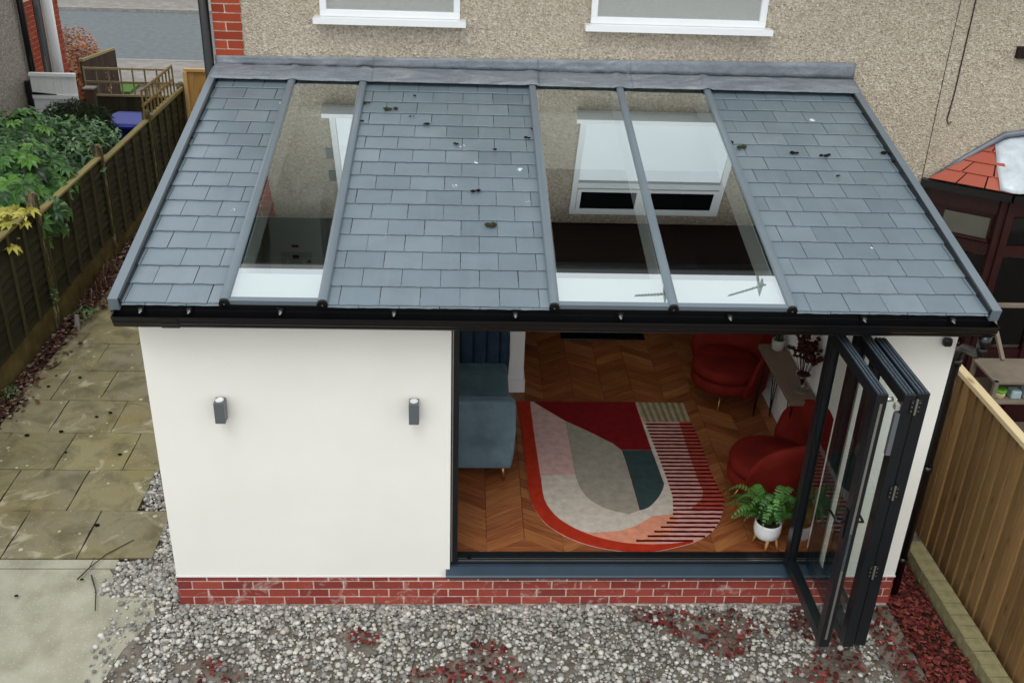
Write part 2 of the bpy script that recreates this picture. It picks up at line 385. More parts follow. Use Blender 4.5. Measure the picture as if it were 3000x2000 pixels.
# ------------------------------------------------------------------ paving slabs beside the extension
pv = empty('paving', (-1.4, 2.3, 0), kind='structure')
b_ = MB().box(-2.40, -.005, 1.15, 4.74, -.03, -.016); b_.box(-2.4, -.37, .5, 1.148, -.03, -.016)
b_.build('mortar_bed', 'soil', pv)
rows = {-1: [-2.36, -2.14, -1.52, -.92, -.31, -.01], 0: [-2.35, -1.835, -1.21, -.62, -.01], 1: [-2.39, -2.044, -1.556, -.95, -.35, -.01],
        2: [-2.40, -1.854, -1.268, -.66, -.01], 3: [-2.42, -2.18, -1.578, -.966, -.38, -.01], 4: [-2.43, -1.86, -1.254, -.653],
        5: [-2.44, -2.15, -1.55, -.957, -.36]}
def slab_mesh(wd, dp):
    v, f = [], []; nx, ny = 4, 4; b = MB()
    pts = []
    for j in range(ny + 1):
        for i in range(nx + 1):
            ex = (i in (0, nx)); ey = (j in (0, ny))
            pts.append((wd * (i / nx - .5) + (U(-.004, .004) if ex else 0), dp * (j / ny - .5) + (U(-.004, .004) if ey else 0), U(-.002, .002) - (.004 if ex or ey else 0)))
    n = len(pts); b.v = [Vector(p) for p in pts]
    for j in range(ny):
        for i in range(nx): a = j * (nx + 1) + i; b.f.append([a, a + 1, a + nx + 2, a + nx + 1])
    ring = list(range(nx)) + [nx + j * (nx + 1) for j in range(ny)] + [ny * (nx + 1) + nx - i for i in range(nx)] + [(ny - j) * (nx + 1) for j in range(ny)]
    for p in ring: b.v.append(Vector((b.v[p].x, b.v[p].y, -.045)))
    for k in range(len(ring)): k2 = (k + 1) % len(ring); b.f.append([ring[k], n + k, n + k2, ring[k2]])
    return b
for k, xs in rows.items():
    y1 = 4.146 - .6 * k; y0 = y1 - .6
    if k == 5: y0 = .535
    for a, c in zip(xs, xs[1:]):
        bm_ = slab_mesh(c - a - U(.006, .013), (y1 - y0) - U(.006, .012))
        put('slab', mesh_data('slab', bm_.v, bm_.f, 'paving_slab', False), pv, ((a + c) / 2, (y0 + y1) / 2, U(-.003, .003)), (U(-.004, .004), U(-.004, .004), U(-.004, .004)))
# slab edge step, then lower concrete
struct(boxo('concrete_step', 'concrete', None, -2.45, -.62, .43, .533, -.06, -.012, bevel=.008))
cs = MB(); cp = [(-3.2, .415), (-.66, .415), (-.5, .2), (-.24, .1), (-.16, -.1), (-.3, -.45), (-.42, -1.2), (-.35, -2.5), (-3.2, -2.5)]
cs.prism([(x, y, -.06) for x, y in cp], (0, 0, .045)); struct(cs.build('concrete_slab', 'concrete'))
struct(boxo('soil_bed', 'soil', None, -2.5, -2.3, 2.4, 10.6, -.05, -.004))
struct(boxo('bark_bed', 'soil', None, 5.47, 5.97, -2.6, 2.9, -.05, -.012))
struct(boxo('gravel_bed', 'earth', None, -.42, 5.465, -2.6, .45, -.05, -.022))

# scattered stones, chips, leaves
def ico():
    t = (1 + 5 ** .5) / 2
    v = [(-1, t, 0), (1, t, 0), (-1, -t, 0), (1, -t, 0), (0, -1, t), (0, 1, t), (0, -1, -t), (0, 1, -t), (t, 0, -1), (t, 0, 1), (-t, 0, -1), (-t, 0, 1)]
    f = [(0, 11, 5), (0, 5, 1), (0, 1, 7), (0, 7, 10), (0, 10, 11), (1, 5, 9), (5, 11, 4), (11, 10, 2), (10, 7, 6), (7, 1, 8), (3, 9, 4), (3, 4, 2), (3, 2, 6), (3, 6, 8), (3, 8, 9), (4, 9, 5), (2, 4, 11), (6, 2, 10), (8, 6, 7), (9, 8, 1)]
    return [Vector(p).normalized() for p in v], f
IV, IF = ico()
def scatter(name, mat, n, fn, smooth=True):
    V, F = [], []
    for _ in range(n):
        r = fn()
        if r is None: continue
        p, (sx, sy, sz), rz, tilt = r; m = Matrix.Rotation(rz, 3, 'Z') @ Matrix.Rotation(tilt, 3, 'X'); k = len(V)
        for q in IV: V.append(m @ Vector((q.x * sx * U(.8, 1.15), q.y * sy * U(.8, 1.15), q.z * sz)) + p)
        F += [[i + k for i in t] for t in IF]
    o = put(name, mesh_data(name, V, F, mat, smooth)); o['kind'] = 'stuff'; return o
from mathutils import noise as mn
def bark_here(x, y):
    a = mn.noise(Vector((x * 1.6, y * 2.2, 3.1)))
    return a > .18 + (.35 if x < 1.2 else 0) - (1.5 if x > 5.2 else 0) - (.12 if x > 4.4 else 0)
def fn_g():
    t = random.random()
    if t < .74: x, y = U(.0, 5.35), -.014 - 1.9 * random.random() ** 1.6
    elif t < .86: x, y = U(-.5, .05), U(-1.6, .45)
    else:
        x, y = U(-.66, -.02), U(.1, 1.8)
        if (x < -.36 and y < 1.15 and y > .52) or (y > 1.15 and x < -.645): return None
    if x > .02 and bark_here(x, y) and random.random() < .8: return None
    if x < -.15 and y < .1 and random.random() < .75: return None
    if x > -.02 and y > -.01: return None
    if y > .3 and y < .55 and x < -.6: return None
    s = random.choice([.006, .008, .011, .011, .014, .017, .021, .026]) * U(.8, 1.2)
    return Vector((x, y, -.018 + U(0, .022))), (s, s * U(.65, 1), s * U(.5, .8)), U(0, 6.3), U(-.5, .5)
scatter('gravel', 'gravel', 26000, fn_g)
def fn_b():
    if random.random() < .42: x, y = U(5.46, 5.8 if random.random() < .9 else 5.95), U(-1.8, 2.6)
    else: x, y = U(.3, 5.5), -abs(random.triangular(0, 2.2, .1)) - .015
    if y > -.015 and x < 5.47: return None
    if x < 5.4 and not bark_here(x, y): return None
    s = random.choice([.012, .018, .024, .03]) * U(.8, 1.2)
    return Vector((x, y, -.01 + U(0, .03))), (s, s * U(.3, .7), s * U(.15, .3)), U(0, 6.3), U(-.6, .6)
scatter('bark_chips', 'bark', 9000, fn_b, False)
def fn_l():
    if random.random() < .85:
        y = U(2.5, 7.5); x = -2.5 + abs(random.gauss(0, .11))
        dens = .35 + .65 * (1 if (5.0 < y < 6.4 or 3.9 < y < 4.3 or y < 3.4) else .25)
        if random.random() > dens: return None
        if x > -2.1: return None
    else: x, y = U(-2.45, -2.0), U(4.9, 6.3)
    s = U(.015, .034); return Vector((x, y, .012 + U(0, .03))), (s, s * U(.5, .9), s * .14), U(0, 6.3), U(-.7, .7)
scatter('fallen_leaves', 'fallen_leaf', 2200, fn_l, False)

# twigs, cones and debris on the paving
def pxg(x, y, z=.012): return onz((x, y), z)
for (pts, lab) in (([(227, 1696), (262, 1662), (311, 1623), (392, 1580)], 'long thin forked twig lying across the front paving slab'),
                   ([(268, 1684), (281, 1730), (279, 1787)], 'thin bent twig on the concrete below the slab edge'),
                   ([(144, 1080), (160, 1074), (180, 1058)], 'short forked twig on the paving near the soil bed')):
    b = MB().tube([pxg(*p) for p in pts], [.006, .005, .0045, .003][:len(pts)], 5)
    p = [pxg(*q) for q in pts]; b.tube([p[1], p[1].lerp(p[2], .4) + Vector((-.03, .06, .004))], [.004, .002], 5)
    props(b.build('twig', 'leaf_litter_twig', smooth=True), lab, 'twig', 'twigs on the ground')
CONES = []
for i, (x, y) in enumerate([(142, 1131), (283, 1220), (323, 1208), (192, 1324), (351, 1330), (179, 1263), (79, 1274), (234, 1105), (50, 1203), (48, 1744), (240, 1696), (284, 1537)]):
    c = pxg(x, y, .01); b = MB(); s_ = U(.012, .02); b.v = [Vector((q.x * s_ * 1.4, q.y * s_, q.z * s_ * .6)) + c for q in IV]; b.f = [list(t) for t in IF]
    CONES.append((c, b.build('seed_cone', 'moss', smooth=True)))
NTH = ['nearest', 'second nearest', 'third nearest', 'fourth nearest', 'fifth nearest', 'sixth nearest', 'seventh nearest', 'eighth nearest', 'ninth nearest', 'tenth nearest', 'eleventh nearest', 'twelfth nearest']
for i, (c, o) in enumerate(sorted(CONES, key=lambda t: t[0].y)): props(o, 'tiny dark seed cone on the side paving, %s to the garden end' % NTH[i], 'cone', 'cones and debris on the paving')

# ------------------------------------------------------------------ GARDEN EXTENSION
W = 5.454
ext = empty('garden_extension', (W / 2, 0, 0), 'white rendered rear extension with slate and glass lean-to roof and folded bifold doors', 'extension')
ZB = .284
# outer walls (render drops to the bell bead at ZB)
fw = MB(); fw.box(0, 2.03, 0, .28, ZB, 2.60); fw.build('front_wall', 'white_render', ext, bevel=.004)
MB().box(4.84, W, 0, .28, ZB, 2.60).build('front_pier', 'white_render', ext, bevel=.004)
boxo('bead_trim', 'upvc_white', ext, -.004, 2.026, -.006, .02, ZB - .012, ZB - .001)
boxo('bead_trim', 'upvc_white', ext, 4.845, W + .004, -.006, .02, ZB - .012, ZB - .001)
def side_poly(x0, x1):   # side wall with sloped top
    P = [(x0, .281, ZB), (x0, 2.96, ZB), (x0, 2.96, 3.18), (x0, .281, 2.56)]
    return MB().prism(P, (x1 - x0, 0, 0))
side_poly(0, .28).build('side_wall', 'white_render', ext); side_poly(5.12, W).build('side_wall', 'white_render', ext)
boxo('lintel', 'white_render', ext, 2.031, 4.839, .0, .28, 2.48, 2.60)
# brick plinth
pl = MB().box(.006, W - .006, .006, .20, -.06, ZB - .013).build('brick_plinth', 'mortar', ext)
BM = {}
def brick(parent, wd, x, y, z, ht=.065, mat='red_brick', dp=.1, rotz=0):
    key = (round(wd, 3), round(ht, 3), mat)
    if key not in BM:
        b = MB().box(-wd / 2, wd / 2, 0, dp, 0, ht)
        b.v = [p + Vector((U(-.002, .002), U(-.0015, .001), U(-.002, .002))) for p in b.v]
        BM[key] = mesh_data('brick', b.v, b.f, mat)
    o = put('brick', BM[key], parent, (x, y, z), (U(-.006, .006), 0, rotz + U(-.004, .004)))
    return o
for ci, (z, ht) in enumerate(((.233, .036), (.158, .062), (.083, .062), (.008, .062))):
    x = -.0 - (.1125 if ci % 2 else 0)
    while x < W - .02:
        a, b2 = max(x, 0), min(x + .212, W)
        if b2 - a > .03: brick(pl, b2 - a, (a + b2) / 2, U(-.002, .002), z, ht)
        x += .225
# roof geometry
YE, ZE, YT, ZT = -.22, 2.677, 2.952, 3.40
SL = math.hypot(YT - YE, ZT - ZE); PIT = math.atan2(ZT - ZE, YT - YE)
TV = Vector((0, math.cos(PIT), math.sin(PIT))); NV = Vector((0, -math.sin(PIT), math.cos(PIT)))
def rp(x, s, h): return Vector((x, YE, ZE)) + TV * s + NV * h
def rbox(b, x0, x1, s0, s1, h0, h1):
    return b.add([rp(x0, s0, h0), rp(x1, s0, h0), rp(x1, s1, h0), rp(x0, s1, h0), rp(x0, s0, h1), rp(x1, s0, h1), rp(x1, s1, h1), rp(x0, s1, h1)],
                 [(0, 3, 2, 1), (4, 5, 6, 7), (0, 1, 5, 4), (1, 2, 6, 5), (2, 3, 7, 6), (3, 0, 4, 7)])
XL, XR = -.076, 5.558
BARS = [.627, 1.230, 2.678, 3.436, 4.199]
deck = MB()
for a, c in ((XL + .02, BARS[0] + .02), (BARS[1] - .02, BARS[2] + .02), (BARS[4] - .02, XR - .02)): rbox(deck, a, c, .06, SL - .02, -.075, -.052)
dk = deck.build('roof_deck', 'roof_underlay', ext)
cl = MB()
for a, c in ((.285, BARS[0] + .035), (BARS[1] - .035, BARS[2] + .035), (BARS[4] - .035, 5.115)): rbox(cl, a, c, .362, SL - .02, -.26, -.076)
cl.build('ceiling', 'ceiling_white', ext)
bmz = MB(); rbox(bmz, BARS[3] - .03, BARS[3] + .03, .3, SL - .02, -.22, -.04); bmz.build('rafter', 'white_paint', ext)
eb = MB(); rbox(eb, .0, W, .10, .36, -.26, -.078); eb.build('eaves_beam', 'white_paint', ext)
# slates
SM = {}
SW, EXPO = .252, .1935
def slate_mesh(wd, var):
    key = (round(wd, 3), var)
    if key in SM: return SM[key]
    n = max(2, int(wd / .03)); L = .30; v, f = [], []
    for i in range(n + 1):
        x = wd * (i / n - .5); j = U(-.0035, .0035) if 0 < i < n else U(-.002, .002)
        v += [(x, j, 0), (x, j + .003, .0062), (x, L, .0062 - .004), (x, L, -.003)]
    for i in range(n):
        a = 4 * i
        for k in range(3): f.append((a + k, a + 4 + k, a + 5 + k, a + 1 + k))
    f += [(0, 1, 2, 3), tuple(4 * n + k for k in (3, 2, 1, 0))]
    b = MB().add(v, f); SM[key] = mesh_data('slate', b.v, b.f, 'slate'); return SM[key]
tile_tilt = math.atan2(.0085, EXPO)
ncourse = int((SL - .05) / EXPO)
for (a, c, off) in ((XL + .075, BARS[0] - .03, .02), (BARS[1] + .03, BARS[2] - .03, .07), (BARS[4] + .03, XR - .075, .10)):
    for r in range(-1, ncourse + 1):
        s0 = max(0, r) * EXPO - (.012 if r == -1 else 0); h0 = -.042 if r >= 0 else -.052
        x = a - SW + ((off + (SW / 2 if r % 2 else 0)) % SW)
        while x < c - .005:
            x0, x1 = max(x, a), min(x + SW - .0048, c)
            if x1 - x0 > .008:
                wd = round((x1 - x0) / .004) * .004
                p = rp((x0 + x1) / 2 + U(-.001, .001), s0 + U(-.002, .002), h0)
                put('slate', slate_mesh(wd, random.randrange(3)), dk, p, (PIT - tile_tilt, 0, U(-.003, .003)))
            x += SW
# verge caps
for x0, x1, inner in ((XL, XL + .062, 1), (XR - .062, XR, -1)):
    b = MB(); rbox(b, x0, x1, -.02, SL, -.09, 0)
    b.build('verge_cap', 'grey_aluminium', ext, bevel=.004)
    xi = (x1, x1 + .012) if inner == 1 else (x0 - .012, x0)
    b = MB(); rbox(b, xi[0] + (.001 if inner == 1 else 0), xi[1] - (0 if inner == 1 else .001), -.01, SL - .2, -.045, -.004); b.build('verge_trim', 'dark_aluminium', ext)
# glazing bars
def bar_profile(w_, h_): return [(-w_ / 2, -.05), (-w_ / 2, -.014), (-w_ / 2 * .82, -.004), (-w_ / 2 * .35, 0.002), (w_ / 2 * .35, 0.002), (w_ / 2 * .82, -.004), (w_ / 2, -.014), (w_ / 2, -.05)]
for x in BARS:
    b = MB(); pr = bar_profile(.062, .05); n = len(pr)
    b.v = [rp(x + p, .0, q) for p, q in pr] + [rp(x + p, SL - .18, q) for p, q in pr]
    for i in range(n): j = (i + 1) % n; b.f.append([i, j, n + j, n + i])
    b.f += [list(range(n))[::-1], [n + i for i in range(n)]]
    br = b.build('glazing_bar', 'grey_aluminium', ext)
    e = MB(); ring = [(.034 * math.cos(t), .034 * math.sin(t) * 1.0 - .036) for t in [2 * math.pi * k / 14 for k in range(14)]]
    e.prism([rp(x + p, -.014, q) for p, q in ring], TV * .013); cap = e.build('end_cap', 'black_plastic', br)
    MB().tube([rp(x, -.018, -.036), rp(x, -.0145, -.036)], .005, 8).build('screw', 'steel', cap)
# glass panes
for i, j in ((0, 1), (2, 3), (3, 4)):
    b = MB(); x0, x1 = BARS[i] + .028, BARS[j] - .028
    b.add([rp(x0, .035, -.02), rp(x1, .035, -.02), rp(x1, SL - .1, -.02), rp(x0, SL - .1, -.02)], [(0, 1, 2, 3)])
    gp = b.build('glass_pane', 'roof_glass', ext, fixn=False)
    t = MB(); rbox(t, x0, x1, -.005, .034, -.045, -.014); t.build('pane_end_trim', 'grey_aluminium', ext)
    t = MB(); rbox(t, x0, x1, SL - .135, SL - .1, -.034, -.024); t.build('pane_head_trim', 'grey_aluminium', ext)
    # white reveals lining the opening
    t = MB(); xo0 = BARS[i] + (.036 if i != 3 else .031); xo1 = BARS[j] - (.036 if j != 3 else .031)
    rbox(t, xo0, xo0 + .006, .362, SL - .03, -.259, -.046); rbox(t, xo1 - .006, xo1, .362, SL - .03, -.259, -.046)
    t.build('reveal', 'white_paint', ext)
# lead flashing: apron on the slope and upstand on the wall, in lapped sheets
xs = [XL + .02, 1.30, 2.72, 3.55, XR - .0]
for k, (a, c) in enumerate(zip(xs, xs[1:])):
    b = MB(); n = int((c - a) / .03); prof = [(SL - .262, -.006), (SL - .255, .003), (SL - .17, .004), (SL - .155, .010), (SL - .10, .008), (SL - .06, .012), (SL - .03, .010), (SL - .008, .006)]
    rowsn = len(prof) + 4
    for i in range(n + 1):
        x = a + (c - a + (.02 if k < 3 else 0)) * i / n
        hump = max([math.exp(-((x - q) / .036) ** 4) for q in BARS]) * .012
        for m_, (s_, h_) in enumerate(prof):
            nz = mn.noise(Vector((x * 9, s_ * 20, k))) * .006
            b.v.append(rp(x, s_ + (mn.noise(Vector((x * 14, 5, k))) * .006 if m_ == 0 else 0), h_ + hump + nz * (m_ > 0) + .0035 * (k % 2)))
        top = 3.475 + .075 * (x / W) - (.0)
        for m_ in range(4):
            z = 3.405 + (top - 3.405) * m_ / 3
            b.v.append(Vector((x, 2.951 - .004 - .003 * (k % 2) - abs(mn.noise(Vector((x * 7, z * 30, k + 4)))) * .008 - (.006 if m_ < 1 else 0), z)))
    for i in range(n):
        for m_ in range(rowsn - 1): q = i * rowsn + m_; b.f.append([q, q + rowsn, q + rowsn + 1, q + 1])
    fl = b.build('lead_flashing', 'lead_flashing', ext, smooth=True, fixn=False)
    md = fl.modifiers.new('th', 'SOLIDIFY'); md.thickness = .003; md.offset = 0
# fascia, gutter with brackets
boxo('fascia', 'black_plastic', ext, XL + .005, XR - .005, -.185, -.165, 2.47, 2.615)
boxo('soffit', 'black_plastic', ext, XL + .005, XR - .005, -.164, -.003, 2.47, 2.485)
gp_ = [(-.186, 2.575), (-.192, 2.575), (-.195, 2.50), (-.205, 2.489), (-.235, 2.487), (-.244, 2.497), (-.249, 2.515), (-.262, 2.525), (-.266, 2.545), (-.272, 2.552), (-.274, 2.568), (-.281, 2.570), (-.281, 2.564), (-.276, 2.546),
       (-.27, 2.540), (-.267, 2.520), (-.254, 2.508), (-.249, 2.490), (-.238, 2.479), (-.203, 2.481), (-.187, 2.497)]
gx0, gx1 = XL + .02, XR - .01
gt = MB().prism([(gx0, y, z) for y, z in gp_], (gx1 - gx0, 0, 0)).build('gutter', 'black_plastic', ext)
for x in (gx0 - .004, gx1 - .001):
    MB().prism([(x, y, z) for y, z in [(-.188, 2.572), (-.195, 2.492), (-.238, 2.482), (-.252, 2.512), (-.268, 2.545), (-.277, 2.568)]], (.005, 0, 0)).build('gutter_end', 'black_plastic', gt)
for x in (.106, .402, .965, 1.671, 2.435, 3.104, 3.809, 4.683, 5.268):
    b = MB(); b.box(x - .022, x + .022, -.205, -.193, 2.55, 2.605); bk = b.build('gutter_bracket', 'black_plastic', gt)
    MB().box(x - .011, x + .011, -.218, -.206, 2.574, 2.592).box(x - .005, x + .005, -.24, -.218, 2.574, 2.577).build('clip', 'steel', bk)
MB().prism([(.235, y + (-.004 if y < -.2 else 0), z - .004) for y, z in gp_[10:]], (.11, 0, 0)).build('gutter_union', 'black_plastic', gt)
# downpipe: outlet, bend, offset
px_ = 5.50
MB().tube([(px_, -.23, 2.485), (px_, -.23, 2.40)], .04, 14).build('gutter_outlet', 'black_plastic', gt, smooth=True)
dpipe = MB().tube([(px_, -.23, 2.41), (px_, -.225, 2.36), (px_ + .01, -.17, 2.32), (px_ + .02, .0, 2.27), (px_ + .025, .06, 2.22), (px_ + .025, .08, 2.12), (px_ + .025, .08, .05)], .034, 14).build('downpipe', 'black_plastic', ext, smooth=True)
for z in (2.1, 1.2, .35): MB().tube([(px_ + .025, .08, z), (px_ + .025, .08, z + .05)], .041, 14).build('pipe_collar', 'black_plastic', dpipe, smooth=True)
# sill, threshold, frame
sp = [(-.058, .301), (-.062, .318), (-.05, .326), (.02, .352), (.05, .352), (.05, .29), (-.01, .288)]
MB().prism([(2.0, y, z) for y, z in sp], (2.86, 0, 0)).build('door_sill', 'navy_sill', ext)
th = MB().box(2.032, 4.839, .051, .085, .29, .372).box(2.032, 4.839, .086, .12, .29, .362).box(2.032, 4.839, .121, .178, .29, .366).build('door_track', 'dark_aluminium', ext, bevel=.003)
MB().box(2.09, 4.835, .062, .067, .3725, .378).box(2.09, 4.835, .098, .102, .3625, .367).build('track_rail', 'steel', th)
MB().box(2.16, 2.19, .07, .12, .373, .385).build('latch', 'black_plastic', th)
fr = MB().box(2.032, 2.085, .03, .12, .373, 2.479).box(4.78, 4.839, .03, .12, .373, 2.479).box(2.086, 4.779, .03, .12, 2.40, 2.479).build('door_frame', 'black_frame', ext, bevel=.003)
MB().box(2.038, 2.046, .022, .0295, .4, 2.4).build('frame_seal', 'steel', fr)
# folded door leaves, standing square to the wall
def leaf(x0, x1, y0, y1, z0, z1, role):
    st = .078; y1 = y1 if role == 'A' else y1 + .028; b = MB()
    b.box(x0, x1, y0, y0 + st, z0, z1).box(x0, x1, y1 - st, y1 if role == 'A' else y1 - .028, z0, z1).box(x0, x1, y0 + st, y1 - st, z0, z0 + .085).box(x0, x1, y0 + st, y1 - st, z1 - st, z1)
    L = b.build('door_leaf', 'dark_aluminium', ext, bevel=.003)
    xm = (x0 + x1) / 2
    g = MB(); g.add([(xm, y0 + st, z0 + .085), (xm, y1 - st, z0 + .085), (xm, y1 - st, z1 - st), (xm, y0 + st, z1 - st)], [(0, 1, 2, 3)]); g.build('glass', 'door_glass', L, fixn=False)
    gd = MB()
    for xx in (x0 + .008, x1 - .014):
        gd.box(xx, xx + .006, y0 + st, y0 + st + .012, z0 + .085, z1 - st).box(xx, xx + .006, y1 - st - .012, y1 - st, z0 + .085, z1 - st)
    gd.build('glazing_bead', 'black_frame', L)
    t = MB()
    for q in (.15, .45, .75): xx = x0 + (x1 - x0) * q; t.box(xx - .006, xx + .006, y0 + .005, y1 - .035, z1 + .0005, z1 + .006)
    t.build('top_rail_groove', 'dusty_rail', L)
    return L
ZL0, ZL1 = .378, 2.395; Y0L, Y1L = -.835, .045
LA = leaf(4.575, 4.645, Y0L, Y1L, ZL0, ZL1, 'A'); LB = leaf(4.742, 4.815, Y0L, .02, ZL0, ZL1, 'B'); LC = leaf(4.826, 4.905, Y0L + .015, -.10, ZL0, ZL1, 'C')
boxo('lock_strip', 'steel', LA, 4.602, 4.618, Y0L - .003, Y0L - .0005, .45, 2.33)
MB().box(4.604, 4.616, Y0L - .006, Y0L - .0035, 1.05, 1.35).build('latch_plate', 'dusty_rail', LA)
for (xx, zz) in ((4.572, 1.42), (4.648, 1.42)):
    sgn = -1 if xx < 4.6 else 1
    MB().tube([(xx, Y0L + .04, zz), (xx + sgn * .045, Y0L + .04, zz), (xx + sgn * .05, Y0L + .10, zz - .004), (xx + sgn * .05, Y0L + .17, zz - .01)], .009, 8).build('handle', 'black_frame', LA, smooth=True)
    MB().box(min(xx, xx + sgn * .006), max(xx, xx + sgn * .006), Y0L + .02, Y0L + .06, zz - .12, zz + .1).build('handle_plate', 'black_frame', LA)
MB().tube([(4.648, Y0L + .05, 2.33), (4.70, Y0L + .05, 2.335)], [.012, .016], 10).build('stay_knob', 'steel', LA, smooth=True)
boxo('catch_block', 'ceramic_grey', LB, 4.715, 4.7415, Y0L + .02, Y0L + .06, 2.27, 2.31)
boxo('pull_handle', 'fixture_grey', LB, 4.712, 4.7415, Y0L + .0, Y0L + .03, 1.96, 2.258)
for z in (2.27, 1.64, 1.0):
    h = MB().box(4.788, 4.852, Y0L - .008, Y0L - .001, z, z + .09).build('hinge', 'black_frame', LB, bevel=.003)
    sc = MB()
    for ix in (4.798, 4.842):
        for iz in (.015, .045, .075): sc.tube([(ix, Y0L - .0105, z + iz), (ix, Y0L - .0082, z + iz)], .0045, 6)
    sc.tube([(4.82, Y0L - .014, z - .008), (4.82, Y0L - .014, z + .1)], .007, 8); sc.build('hinge_screws', 'steel', h)

# ------------------------------------------------------------------ interior of the extension
FZ = .34
fl = MB().box(.281, 5.119, .179, 2.60, .20, FZ - .013).box(2.708, 5.119, 2.601, 7.2, .20, FZ - .013).build('floor', 'floor_base', ext)
CWD, PW = .298, .135          # chevron column width, plank step along y
PM = {}
def plank(s_, k):
    if (s_, k) not in PM:
        g_ = .002; h = CWD / 2 - g_; d = CWD * .62 * s_
        b = MB().prism([(-h, -d / 2 + g_, -.012), (h, d / 2 + g_, -.012), (h, d / 2 + PW - g_, -.012), (-h, -d / 2 + PW - g_, -.012)], (0, 0, .012 + k * .0004))
        b.v = [Matrix.Rotation(-math.atan(.62) * s_, 3, 'Z') @ (p + Vector((k * 3.0, 0, 0)) - Vector((k * 3.0, 0, 0))) for p in b.v]
        PM[(s_, k)] = mesh_data('plank', b.v, b.f, 'plank')
    return PM[(s_, k)]
c0 = 2.311
def plank_rows(ylim):
    for ci in range(-1, 9):
        xc = c0 + (ci + .5) * CWD
        if xc + CWD / 2 > 5.12: continue
        s_ = -1 if ci % 2 else 1
        y = .179 + CWD * .31
        while y < ylim: yield ci, xc, s_, y; y += PW
for ci, xc, s_, y in plank_rows(4.0):
    if y > 2.45 and xc < 2.75: continue
    o = put('plank', plank(s_, random.randrange(3)), fl, (xc, y, FZ), (0, 0, math.atan(.62) * s_))
# front edge infill so no gaps show at the threshold
boxo('floor_margin', 'plank', fl, 4.9945, 5.099, .42, 4.05, FZ - .0128, FZ - .001)
boxo('floor_edge', 'plank', fl, 2.0, 5.1, .1795, .181 + CWD * .62, FZ - .0128, FZ - .0035)
# far floor beyond the planks
boxo('rear_floor', 'plank', fl, 2.71, 5.11, 4.06, 7.19, FZ - .0128, FZ - .002)
# back wall of the extension room, left of the opening, and pier with skirting
bw = MB().box(1.56, 2.57, 2.612, 2.95, FZ - .02, 2.63).box(2.571, 2.705, 2.612, 2.95, FZ - .02, 2.63).build('inner_wall', 'white_paint', ext)
boxo('boiler_room_wall', 'boiler_room_paint', ext, .281, 1.558, 2.612, 2.95, FZ - .02, 2.80)
boxo('bounce_floor', 'ceramic_grey', fl, .29, 1.478, .29, 2.59, FZ - .0125, FZ - .001)  # unseen pale floor layer, added to bounce light around the boiler room
boxo('added_partition', 'white_paint', ext, 1.48, 1.5585, .281, 2.611, FZ - .02, 2.72)  # unseen wall, added so only the skylight reaches the boiler side
bh = MB(); P = [(.281, 2.612, 2.801), (1.559, 2.612, 2.801), (1.559, 2.612, 2.631), (5.119, 2.612, 2.631), (5.119, 2.612, 3.05), (.281, 2.612, 3.05)]
bh.prism(P, (0, .33, 0)).build('upper_wall', 'white_paint', ext)
b = MB().box(2.5, 2.7052, 2.594, 2.611, FZ, FZ + .14).box(2.5, 2.7052, 2.598, 2.611, FZ + .141, FZ + .165).box(2.706, 2.722, 2.594, 2.95, FZ, FZ + .14)
b.build('skirting', 'white_paint', bw, bevel=.004)
sk = MB().box(5.10, 5.1195, .3, 2.95, FZ, FZ + .14).box(5.106, 5.1195, .3, 2.95, FZ + .141, FZ + .165).build('side_skirting', 'white_paint', ext, bevel=.004)

# ------------------------------------------------------------------ HOUSE behind
hs_ = empty('house', (5.5, 6, 0), 'tall pebbledashed house behind the extension with brick corner and red tiled bay', 'house')
HY, HB, HT = 2.96, 9.6, 5.27
wl_ = MB()
XH0, XH1 = -.045, 12.0
wl_.box(XH0, XH1, HY, HY + .25, 2.62, HT)                       # upper wall
wl_.box(XH0, 2.70, HY, HY + .25, -.05, 2.619).box(5.125, XH1, HY, HY + .25, -.05, 2.619)
wl_.box(XH0, XH0 + .25, HY + .251, HB, -.05, HT).box(XH1 - .25, XH1, HY + .251, HB, -.05, HT).box(XH0 + .251, XH1 - .251, HB - .25, HB, -.05, HT)
wl_.build('wall', 'pebbledash', hs_)
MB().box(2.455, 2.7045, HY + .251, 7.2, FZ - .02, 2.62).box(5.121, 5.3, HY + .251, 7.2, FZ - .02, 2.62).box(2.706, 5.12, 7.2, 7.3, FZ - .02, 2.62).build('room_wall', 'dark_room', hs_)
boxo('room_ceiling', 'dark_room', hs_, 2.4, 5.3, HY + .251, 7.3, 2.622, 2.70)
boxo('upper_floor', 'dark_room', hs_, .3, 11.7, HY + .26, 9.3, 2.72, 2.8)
# eaves, soffit, gutter, roof
boxo('soffit', 'soffit_brown', hs_, XH0 - .3, XH1 + .3, 2.42, HY + .2, HT + .001, HT + .02)
hg = boxo('house_gutter', 'black_plastic', hs_, XH0 - .3, XH1 + .3, 2.33, 2.419, HT - .02, HT + .075, bevel=.02)
MB().prism([(XH0 - .3, 2.42, HT + .021), (XH0 - .3, HB + .4, HT + .021), (XH0 - .3, 6.3, HT + 2.6)], (XH1 - XH0 + .6, 0, 0)).build('roof', 'house_roof_tile', hs_)
